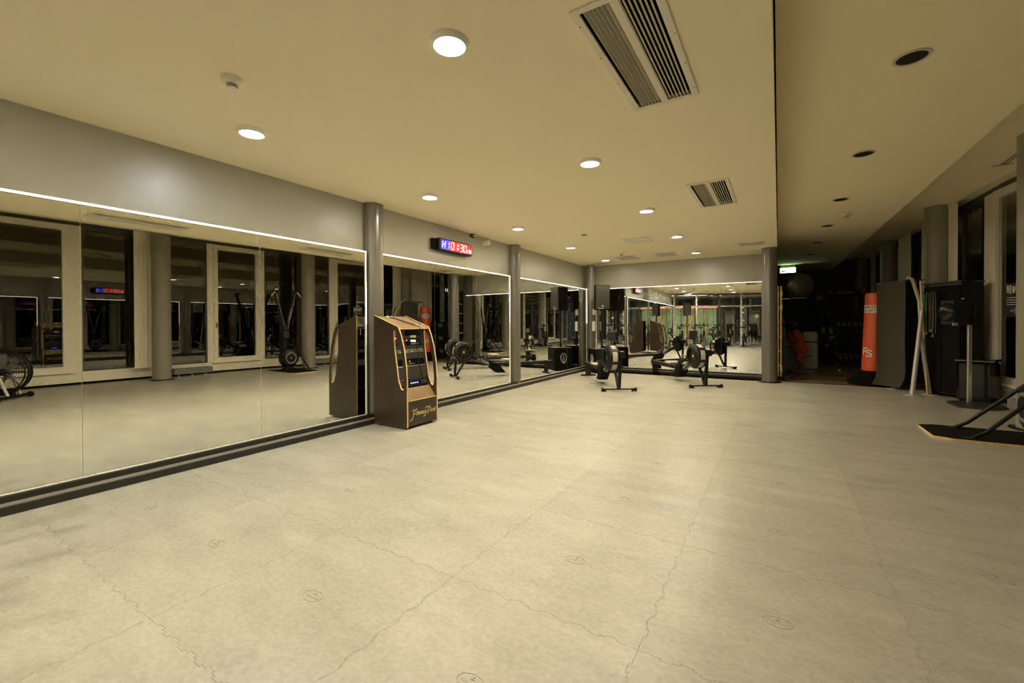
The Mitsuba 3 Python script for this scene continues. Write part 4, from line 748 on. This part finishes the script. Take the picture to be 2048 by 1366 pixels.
for f_, cnt, rr, m_ in ((.79, 4, .115, 'dark_grey'), (.60, 4, .145, 'orange'), (.385, 4, .155, 'orange'), (.20, 1, .15, 'orange')):
    base = ra_ + (rb_ - ra_) * f_ + np.array([0, -.01, 0]); obj('peg', MB().cyl(base + pd * .02, base + pd * .34, .011, 10), 'steel', pr); ro += 1
    for q in range(cnt):
        c_ = base + pd * (.052 + .047 * q); w = thing('weight_plate', f"{'dark' if m_ == 'dark_grey' else 'orange'} weight plate on the {['top','second','third','lowest'][ro - 1]} peg of the sloping rack, {['nearest the post','second from the post','third from the post','outermost'][q]}", 'weight plate', 'weight plates on the sloping rack')
        obj('disc', MB().cyl(c_, c_ + pd * .036, rr, 30), m_, w); obj('collar', MB().tube([c_ - pd * .002, c_ + pd * .038], .03, 16), 'mid_grey', w)
bx_ = thing('step_platform', 'speckled grey moulded step block standing on end behind the plate rack', 'step platform'); obj('body', MB().box(.10, .46, 12.95, 13.35, .002, .80, .05), 'speckled', bx_); obj('band', MB().box(.095, .465, 12.945, 13.355, .60, .63), 'black', bx_); obj('foot', MB().box(.06, .0995, 13.0, 13.3, .10, .2, .01).box(.06, .0995, 13.0, 13.3, .62, .72, .01), 'speckled', bx_)
bx_ = thing('step_platform', 'smoother pale step block standing higher behind the plate rack', 'step platform'); obj('body', MB().box(.52, .86, 13.6, 13.95, .002, .98, .04), 'light_grey', bx_); obj('band', MB().box(.515, .865, 13.595, 13.955, .70, .735), 'black', bx_)
dr_ = thing('dumbbell_rack', 'dark dumbbell rack with shiny rails left of the punching bag', 'dumbbell rack')
for x in (1.30, 1.92):
    obj('upright', MB().bar((x, 13.75, .05), (x + .04, 14.1, 1.15), .05, .05, (1, 0, 0)), 'black', dr_); obj('foot', MB().bar((x, 13.55, .025), (x, 14.2, .025), .06, .045), 'steel' if x < 1.5 else 'black', dr_)
for n in range(4):
    z, y = .28 + .27 * n, 13.80 + .085 * n; obj('shelf', MB().bar((1.27, y, z), (1.98, y, z), .16, .015, (0, -.5, 1)), 'black', dr_)
    for q in range(6):
        db = thing('dumbbell', f'{"red" if n in (0, 3) else "black"} dumbbell, {["leftmost","second from left","third from left","third from right","second from right","rightmost"][q]} on the {["lowest","second","third","top"][n]} rack shelf', 'dumbbell', f'dumbbells on shelf {n + 1} of the rack'); x = 1.34 + .112 * q; m_ = 'dim_red' if n in (0, 3) else 'black_gloss'
        obj('grip', MB().cyl((x, y - .05, z + .066), (x, y + .05, z + .092), .013, 8), 'steel', db)
        for s_ in (-1, 1): obj('head', MB().cyl((x, y + s_ * .05, z + .079 + s_ * .013), (x, y + s_ * .10, z + .079 + s_ * .026), .042, 10), m_, db)
tw = thing('training_tower', 'tall dark training tower with coloured pads in the unlit room', 'training tower')
for x in (1.46, 2.18): obj('upright', MB().box(x - .04, x + .04, 17.3, 17.38, .002, 2.25), 'black', tw)
obj('crossbar', MB().box(1.42, 2.22, 17.28, 17.40, 2.10, 2.26), 'black', tw); obj('plate', MB().box(1.60, 1.78, 17.276, 17.2795, 2.14, 2.20).box(1.80, 2.02, 17.276, 17.2795, 2.14, 2.20), 'mid_grey', tw)
for x, z, m_, h in ((1.40, 2.14, 'pink_pad', .16), (2.24, 2.14, 'pink_pad', .16), (1.36, 1.42, 'blue_pad', .22), (2.22, 1.48, 'blue_pad', .18), (1.22, .86, 'lime', .22), (1.42, .86, 'lime', .22), (1.33, .42, 'amber', .2)): obj('pad', MB().lathe([(0, 0), (.045, .01), (.06, h * .4), (.05, h * .85), (.02, h), (0, h)], (x, 17.2, z), n=16), m_, tw)
for q in range(4): obj('rung', MB().cyl((1.5, 17.34, .3 + .35 * q), (2.14, 17.34, .3 + .35 * q), .018, 8), 'dark_grey', tw)
for q in range(3):
    bs = thing('balance_trainer', f'dark half-ball balance trainer, {["lowest","middle","topmost"][q]} of the stack in the unlit room', 'balance trainer', 'balance trainers'); obj('dome', MB().lathe([(0, .215), (.12, .20), (.22, .14), (.28, .05), (.29, 0), (0, 0)], (1.42, 15.6, .052 + .30 * q), n=30), 'blue_pad' if q == 5 else 'dark_grey', bs); obj('platform', MB().cyl((1.42, 15.6, .002 + .30 * q), (1.42, 15.6, .05 + .30 * q), .31, 30), 'black_gloss', bs)
for q, (h0, h1, t_) in enumerate(((.002, .46, '24"'), (.464, .92, '18"'), (.924, 1.29, '12"'))):
    px = thing('plyo_box', f'soft black jump box, {["lowest","middle","topmost"][q]} of the stack behind the mats', 'jump box', 'soft jump boxes')
    PMx = fr((1.72, 12.15, 0), (.0, -1, 0), (1, 0, 0), (0, 0, 1)); obj('body', MB().box(1.62 + .02 * q, 2.42 - .02 * q, 11.50, 12.25 - .02 * q, h0, h1, .02), 'dark_grey', px)
    w = meshkit.text_mesh(t_, .10, .001, True); w.apply_transform(fr((1.618 + .02 * q, 11.90, h0 + .2), (0, -1, 0), (0, 0, 1))); obj('lettering', w, 'white_paint', px, smooth=False); obj('handle', MB().bar((1.615 + .02 * q, 11.95, h0 + .25), (1.615 + .02 * q, 12.15, h0 + .25), .006, .035), 'dark_grey', px)

gb = thing('grey_board', 'pale grey board with a lighter round spot standing against the windows', 'board')
GM = fr(wpt(10.95, .10, .45), wpt(10.30, .10) - wpt(10.95, .10), (0, 0, 1))
obj('panel', MB().box(0, .62, 0, 1.18, -.004, .012, .003), 'mid_grey', gb, M=GM); obj('disc', MB().cyl((.36, .82, .0122), (.36, .82, .0145), .21, 36), 'light_grey', gb, M=GM); obj('edge', MB().box(0, .62, 1.1805, 1.20, -.004, .014), 'light_grey', gb, M=GM)
obj('foot', MB().box(.05, .55, -.449, -.0005, -.004, .010), 'black', gb, M=GM)
# ---------------------------------------------------------------- glass partition and gym behind the camera (seen in the end mirror)
PT = [(-4.30, -1.98), (-3.3, -2.75), (-2.3, -3.3), (-1.25, -3.65), (-.20, -3.8), (1.2, -3.72), (2.4, -3.5), (3.55, -3.2)]
holder('wall_front', 'curved glass partition behind the camera')
for n, (x, y) in enumerate(PT): struct('post', MB().box(x - .045, x + .045, y - .05, y + .05, 0, ZC), 'light_grey' if n not in (2,) else 'dark_grey', 'wall_front')
for n in range(len(PT) - 1):
    a, b = np.array(PT[n]), np.array(PT[n + 1]); d = (b - a) / np.linalg.norm(b - a); a2, b2 = a + d * .05, b - d * .05
    P3 = lambda p_, z: (p_[0], p_[1], z)
    struct('transom', MB().bar(P3(a2, 2.10), P3(b2, 2.10), .07, .07), 'light_grey', 'wall_front'); struct('head', MB().bar(P3(a2, ZC - .04), P3(b2, ZC - .04), .08, .08), 'dark_frame', 'wall_front'); struct('foot_rail', MB().bar(P3(a2, .06), P3(b2, .06), .06, .12), 'mid_grey', 'wall_front')
    w = holder('window_%d' % (40 + n), None)
    struct('pane', MB().bar(P3(a2, 2.405), P3(b2, 2.405), .008, .53), 'pane_mat', w, smooth=False); struct('pane', MB().bar(P3(a2, 1.09), P3(b2, 1.09), .008, 1.93), 'pane_mat', w, smooth=False)
    if n < 2:
        cu = thing('striped_curtain', ['pale striped curtain behind the glass partition, next to the wall', 'green and cream striped curtain behind the second glass panel'][n], 'curtain'); nn = np.array([d[1], -d[0]]); L = np.linalg.norm(b2 - a2)
        for q, m_ in enumerate([['curtain_cream', 'curtain_green', 'curtain_green', 'curtain_dark', 'curtain_green', 'curtain_cream', 'curtain_amber', 'curtain_cream', 'curtain_cream', 'curtain_cream'], ['curtain_green', 'curtain_green', 'curtain_green', 'curtain_dark', 'curtain_amber', 'curtain_dark', 'curtain_green', 'curtain_green', 'curtain_dark', 'curtain_green']][n]):
            p0, p1 = a2 + d * L * q / 10 + nn * (.10 + .012 * (q % 2)), a2 + d * L * (q + .98) / 10 + nn * (.10 + .012 * ((q + 1) % 2)); obj('strip', MB().bar(P3(p0, 1.06), P3(p1, 1.06), .006, 1.96), m_, cu, smooth=False)
        ls = thing('light_strip', ['red light strip above the curtain next to the wall', 'red light strip above the second curtain'][n], 'light strip'); obj('housing', MB().bar(P3(a2 + nn * .06, 2.055), P3(b2 + nn * .06, 2.055), .02, .015), 'black', ls); obj('tube', MB().bar(P3(a2 - nn * .02, 2.04), P3(b2 - nn * .02, 2.04), .012, .03), 'white_plastic', ls, smooth=False, emitter=lamp((1, .10, .10), 2.2))
dr0 = np.array(PT[3])
for z in (.15, .95, 1.35, 1.75, 2.02):
    struct('hinge', MB().bar((dr0[0] - .02, dr0[1] + .06, z), (dr0[0] + .14, dr0[1] + .05, z), .012, .05, bev=.003).bar((dr0[0] + .05, dr0[1] + .055, z - .06), (dr0[0] + .05, dr0[1] + .055, z + .06), .012, .04, (0, 1, 0), .003), 'trim_white', 'wall_front')
sk_ = thing('door_sticker', 'round pale sticker on the glass partition near its door', 'sticker'); obj('disc', MB().bar((-.62, -3.73, 1.53), (-.46, -3.75, 1.53), .002, .16), 'cream', sk_)
scene['door_sticker__disc'] = mikit.ply(MB().cyl((-.54, -3.735, 1.55), (-.539, -3.728, 1.55), .085, 24).mesh(), 'cream', smooth=30); obj('dot', MB().cyl((-.539, -3.7275, 1.55), (-.5388, -3.726, 1.55), .02, 14), 'steel', sk_)
for n, (x0, y0, x1, y1) in enumerate(((-5.2, -6.2, -2.0, -6.9), (-1.4, -7.0, 2.8, -7.2))):
    g = thing('gym_light', f'long cool white strip light in the gym behind the glass, {["left","right"][n]} one', 'strip light'); obj('housing', MB().bar((x0, y0, 2.93), (x1, y1, 2.93), .16, .03), 'light_grey', g); obj('diffuser', MB().bar((x0, y0, 2.905), (x1, y1, 2.905), .14, .015), 'white_plastic', g, smooth=False, emitter=lamp((.80, .95, 1.0), GYM))
for n, x in enumerate((-6.4, -4.6, -2.9, -1.0, .6, 2.2)):
    wv = thing('gym_window_frame', f'pale upright frame far behind the glass partition, number {n + 1} from the left', 'window frame', 'frames of the far gym front'); obj('post', MB().box(x - .06, x + .06, -11.95, -11.85, .002, 2.94), 'frame_mat', wv); obj('rail', MB().box(x - .7, x - .07, -11.93, -11.87, 2.25, 2.33), 'frame_mat', wv); obj('blind', MB().box(x - .55, x - .2, -11.9, -11.89, .3, 2.2), 'cream' if n % 2 else 'light_grey', wv)
def tower(x, y, label):
    m = thing('weight_machine', label, 'weight machine')
    obj('frame', MB().box(x - .32, x - .26, y - .06, y + .06, .002, 2.0).box(x + .26, x + .32, y - .06, y + .06, .002, 2.0).box(x - .32, x + .32, y - .06, y + .06, 2.001, 2.07, .01), 'dark_grey', m); obj('shroud', MB().box(x - .25, x + .25, y - .05, y + .12, .25, 1.72, .04), 'light_grey', m); obj('weight_stack', MB().box(x - .12, x + .12, y + .125, y + .15, .2, 1.0), 'black', m); obj('head', MB().box(x - .27, x + .27, y - .07, y + .14, 1.73, 1.92, .03), 'mid_grey', m)
    obj('seat', MB().box(x - .2, x + .2, y + .35, y + .75, .45, .52, .02), 'black_matte', m); obj('seat_post', MB().box(x - .04, x + .04, y + .5, y + .6, .002, .449), 'silver_paint', m); obj('back_pad', MB().bar((x, y + .36, .56), (x, y + .26, 1.15), .32, .07, (0, 1, 0), .02), 'black_matte', m); obj('foot', MB().box(x - .05, x + .05, y - .1, y + .8, .002, .06), 'silver_paint', m)
    for s_ in (-1, 1): obj('lever', MB().tube([(x + s_ * .3, y + .1, 1.3), (x + s_ * .42, y + .4, 1.35), (x + s_ * .38, y + .7, 1.1)], .022, 8), 'silver_paint', m)
for n, (x, y) in enumerate(((-3.2, -6.4), (-1.9, -5.9), (-.7, -5.6), (1.4, -6.4))): tower(x, y, f'grey weight machine behind the glass partition, {["leftmost","second from the left","third from the left","rightmost"][n]} in the gym')
ib = thing('incline_bench', 'pale inclined training bench behind the glass door', 'bench'); obj('back_pad', MB().bar((-.15, -5.2, .55), (.25, -5.5, 1.25), .28, .08, (0, 0, 1), .02), 'seat_mat', ib); obj('seat', MB().bar((-.2, -5.15, .50), (-.5, -4.95, .46), .30, .08, (0, 0, 1), .02), 'black_matte', ib); obj('frame', MB().bar((-.45, -5.0, .03), (.3, -5.5, .03), .06, .05).bar((-.15, -5.2, .05), (-.15, -5.2, .46), .06, .06, (1, 0, 0)).bar((.2, -5.45, .05), (.12, -5.4, .95), .05, .05, (1, 0, 0)), 'silver_paint', ib)

def spin_bike(x, y, a, label):
    M = rz(a, (x, y, 0)); b = thing('spin_bike', label, 'spin bike', 'spin bikes along the glass partition'); P = lambda n, m, mt, par=None, **k: obj(n, m, mt, par or b, M=M, **k)
    for xx in (-.45, .50): P('foot', MB().bar((xx, -.25, .03), (xx, .25, .03), .05, .045, bev=.006), 'silver_paint')
    P('main_frame', MB().bar((-.45, 0, .05), (.50, 0, .05), .06, .05).bar((-.28, 0, .06), (-.14, 0, .68), .055, .075, (1, 0, 0)).bar((.02, 0, .30), (.40, 0, .86), .05, .07, (1, 0, 0)).bar((-.2, 0, .36), (.05, 0, .34), .05, .07), 'black')
    fw_ = P('flywheel', MB().lathe([(0, -.02), (.20, -.025), (.24, -.02), (.24, .02), (.20, .025), (0, .02)], (.40, 0, .34), 'y', 32), 'mid_grey'); P('guard', MB().tube([(.40 + .265 * math.cos(t), 0, .34 + .265 * math.sin(t)) for t in np.linspace(-.2, 2.2, 12)], .02, 8), 'black', fw_); P('fork', MB().bar((.37, 0, .84), (.44, 0, .36), .09, .04, (1, 0, 0)), 'black')
    P('chain_guard', MB().prism(Point(0, .36).buffer(.15, 12).union(Point(.38, .34).buffer(.08, 8)).convex_hull, .03, XZ @ off(np.eye(4), [0, 0, .03])), 'black_matte', smooth=False)
    P('crank', MB().bar((.0, -.10, .36), (.10, -.10, .23), .02, .03, (0, 1, 0)).bar((.0, .07, .36), (-.10, .07, .49), .02, .03, (0, 1, 0)), 'steel'); P('pedal', MB().box(.05, .15, -.20, -.112, .215, .245, .005), 'black'); P('pedal', MB().box(-.15, -.05, .082, .17, .475, .505, .005), 'black')
    P('seat_post', MB().cyl((-.15, 0, .66), (-.20, 0, .95), .026, 14), 'steel'); P('saddle', MB().prism(Polygon([(-.33, -.09), (-.33, .09), (-.24, .10), (-.12, .035), (-.02, .025), (-.02, -.025), (-.12, -.035), (-.24, -.10)]).buffer(.012), .055, off(np.eye(4), [0, 0, .955])), 'black_matte')
    P('bar_post', MB().cyl((.39, 0, .84), (.42, 0, 1.06), .028, 14), 'steel'); hb = P('handlebar', MB().tube([(.66, -.10, 1.20), (.64, -.11, 1.13), (.52, -.12, 1.09), (.42, -.13, 1.08), (.41, 0, 1.08), (.42, .13, 1.08), (.52, .12, 1.09), (.64, .11, 1.13), (.66, .10, 1.20)], .018, 9), 'black')
    for s_ in (-1, 1): P('side_grip', MB().tube([(.42, s_ * .13, 1.08), (.44, s_ * .24, 1.08), (.50, s_ * .27, 1.10), (.58, s_ * .26, 1.17)], .018, 8), 'black', hb)
    P('console', MB().box(.36, .39, -.05, .05, 1.10, 1.17, .006), 'dark_grey'); P('brake_knob', MB().cyl((.30, 0, .74), (.27, 0, .79), .018, 10), 'orange')
SB = [(-2.95, -1.85), (-2.30, -2.15), (-1.66, -2.35), (-1.02, -2.45), (-3.10, -.45), (-3.72, -.25)]
BLB = ['back row, nearest the loudspeaker', 'back row, second', 'back row, third', 'back row, last near the glass door', 'front row, right', 'front row, left by the wall']
for (x, y), l in zip(SB, BLB): spin_bike(x, y, math.radians(62 + 20 * random.random()), f'black spin bike standing along the glass partition, {l}')
f2 = np.array([.25, .97]); speaker((-3.62, -1.62), f2 / np.linalg.norm(f2), 1.60, 2.22, .36, .34, 'black loudspeaker on a tall stand beside the spin bikes')
sp_ = pole(-3.62, -1.62, .03, 1.59, 'tall black stand of the loudspeaker beside the spin bikes'); obj('tripod', MB().tube([(-3.62, -1.62, .5), (-3.32, -1.52, .02)], .014, 8).tube([(-3.62, -1.62, .5), (-3.85, -1.39, .02)], .014, 8).tube([(-3.62, -1.62, .5), (-3.72, -1.92, .02)], .014, 8), 'black', sp_)

ab = thing('air_bike', 'air bike with a large caged fan, at the left edge of the mirror', 'air bike'); AM = rz(math.radians(133), (2.40, 1.32, 0)); P = lambda n, m, mt, par=None, **k: obj(n, m, mt, par or ab, M=AM, **k)
fc_ = (.38, 0, .46)
cg = MB()
for r_ in np.linspace(.06, .33, 9): cg.tube([(fc_[0] + r_ * math.cos(t), .075 + .02 * (1 - r_ / .33), fc_[2] + r_ * math.sin(t)) for t in np.linspace(0, 2 * math.pi, 33)], .003, 4).tube([(fc_[0] + r_ * math.cos(t), -.075 - .02 * (1 - r_ / .33), fc_[2] + r_ * math.sin(t)) for t in np.linspace(0, 2 * math.pi, 33)], .003, 4)
P('fan_cage', cg, 'dark_grey'); P('cage_rim', MB().tube([(fc_[0] + .345 * math.cos(t), 0, fc_[2] + .345 * math.sin(t)) for t in np.linspace(0, 2 * math.pi, 41)], .022, 10).tube([(fc_[0] + .335 * math.cos(t), .075, fc_[2] + .335 * math.sin(t)) for t in np.linspace(0, 2 * math.pi, 41)], .012, 8).tube([(fc_[0] + .335 * math.cos(t), -.075, fc_[2] + .335 * math.sin(t)) for t in np.linspace(0, 2 * math.pi, 41)], .012, 8), 'black')
fn = P('fan', MB().cyl((fc_[0], -.06, fc_[2]), (fc_[0], .06, fc_[2]), .06, 16), 'black')
for q in range(8):
    t = q * math.pi / 4; P('fan_blade', MB().bar((fc_[0] + .06 * math.cos(t), 0, fc_[2] + .06 * math.sin(t)), (fc_[0] + .30 * math.cos(t), 0, fc_[2] + .30 * math.sin(t)), .08, .008, (math.sin(t) * .8, .6, -math.cos(t) * .8)), 'mid_grey', fn)
for xx in (-.45, .52): P('foot', MB().bar((xx, -.30, .05), (xx, .30, .05), .05, .05, bev=.006), 'black'); [P('wheel', MB().cyl((xx, s_ * .305, .045), (xx, s_ * .345, .045), .044, 16), 'rubber') for s_ in (-1, 1)]
P('base_beam', MB().bar((-.45, 0, .10), (.52, 0, .10), .07, .06), 'black'); 
for s_ in (-1, 1): P('fan_leg', MB().tube([(.52, s_ * .12, .07), (fc_[0], s_ * .125, fc_[2])], .022, 10).tube([(.20, s_ * .12, .12), (fc_[0], s_ * .125, fc_[2])], .022, 10), 'silver_paint'); P('swing_arm', MB().tube([(.10, s_ * .20, .40), (.14, s_ * .22, .80), (-.02, s_ * .24, 1.10), (-.10, s_ * .22, 1.24)], .018, 9), 'silver_paint')
P('red_panel', MB().bar((.14, .09, .16), (.30, .09, .34), .02, .09, (1, 0, 0)), 'red_vinyl', label='red side panel'); P('seat_tube', MB().cyl((-.18, 0, .12), (-.26, 0, .88), .034, 12), 'black'); P('saddle', MB().box(-.42, -.12, -.11, .11, .88, .95, .03), 'black_matte'); P('front_tube', MB().cyl((.12, 0, .12), (.10, 0, 1.05), .032, 12), 'black'); P('console', MB().box(.06, .10, -.09, .09, 1.05, 1.18, .01), 'dark_grey')
P('crank', MB().bar((-.02, -.12, .36), (.10, -.12, .26), .03, .02).bar((-.02, .12, .36), (-.14, .12, .46), .03, .02), 'steel'); P('crank_case', MB().box(-.10, .08, -.07, .07, .26, .46, .03), 'black')
for k_ in [k_ for k_ in labels if isinstance(labels[k_], dict) and labels[k_].get('label') is None and 'label' in labels[k_]]: labels[k_].pop('label')
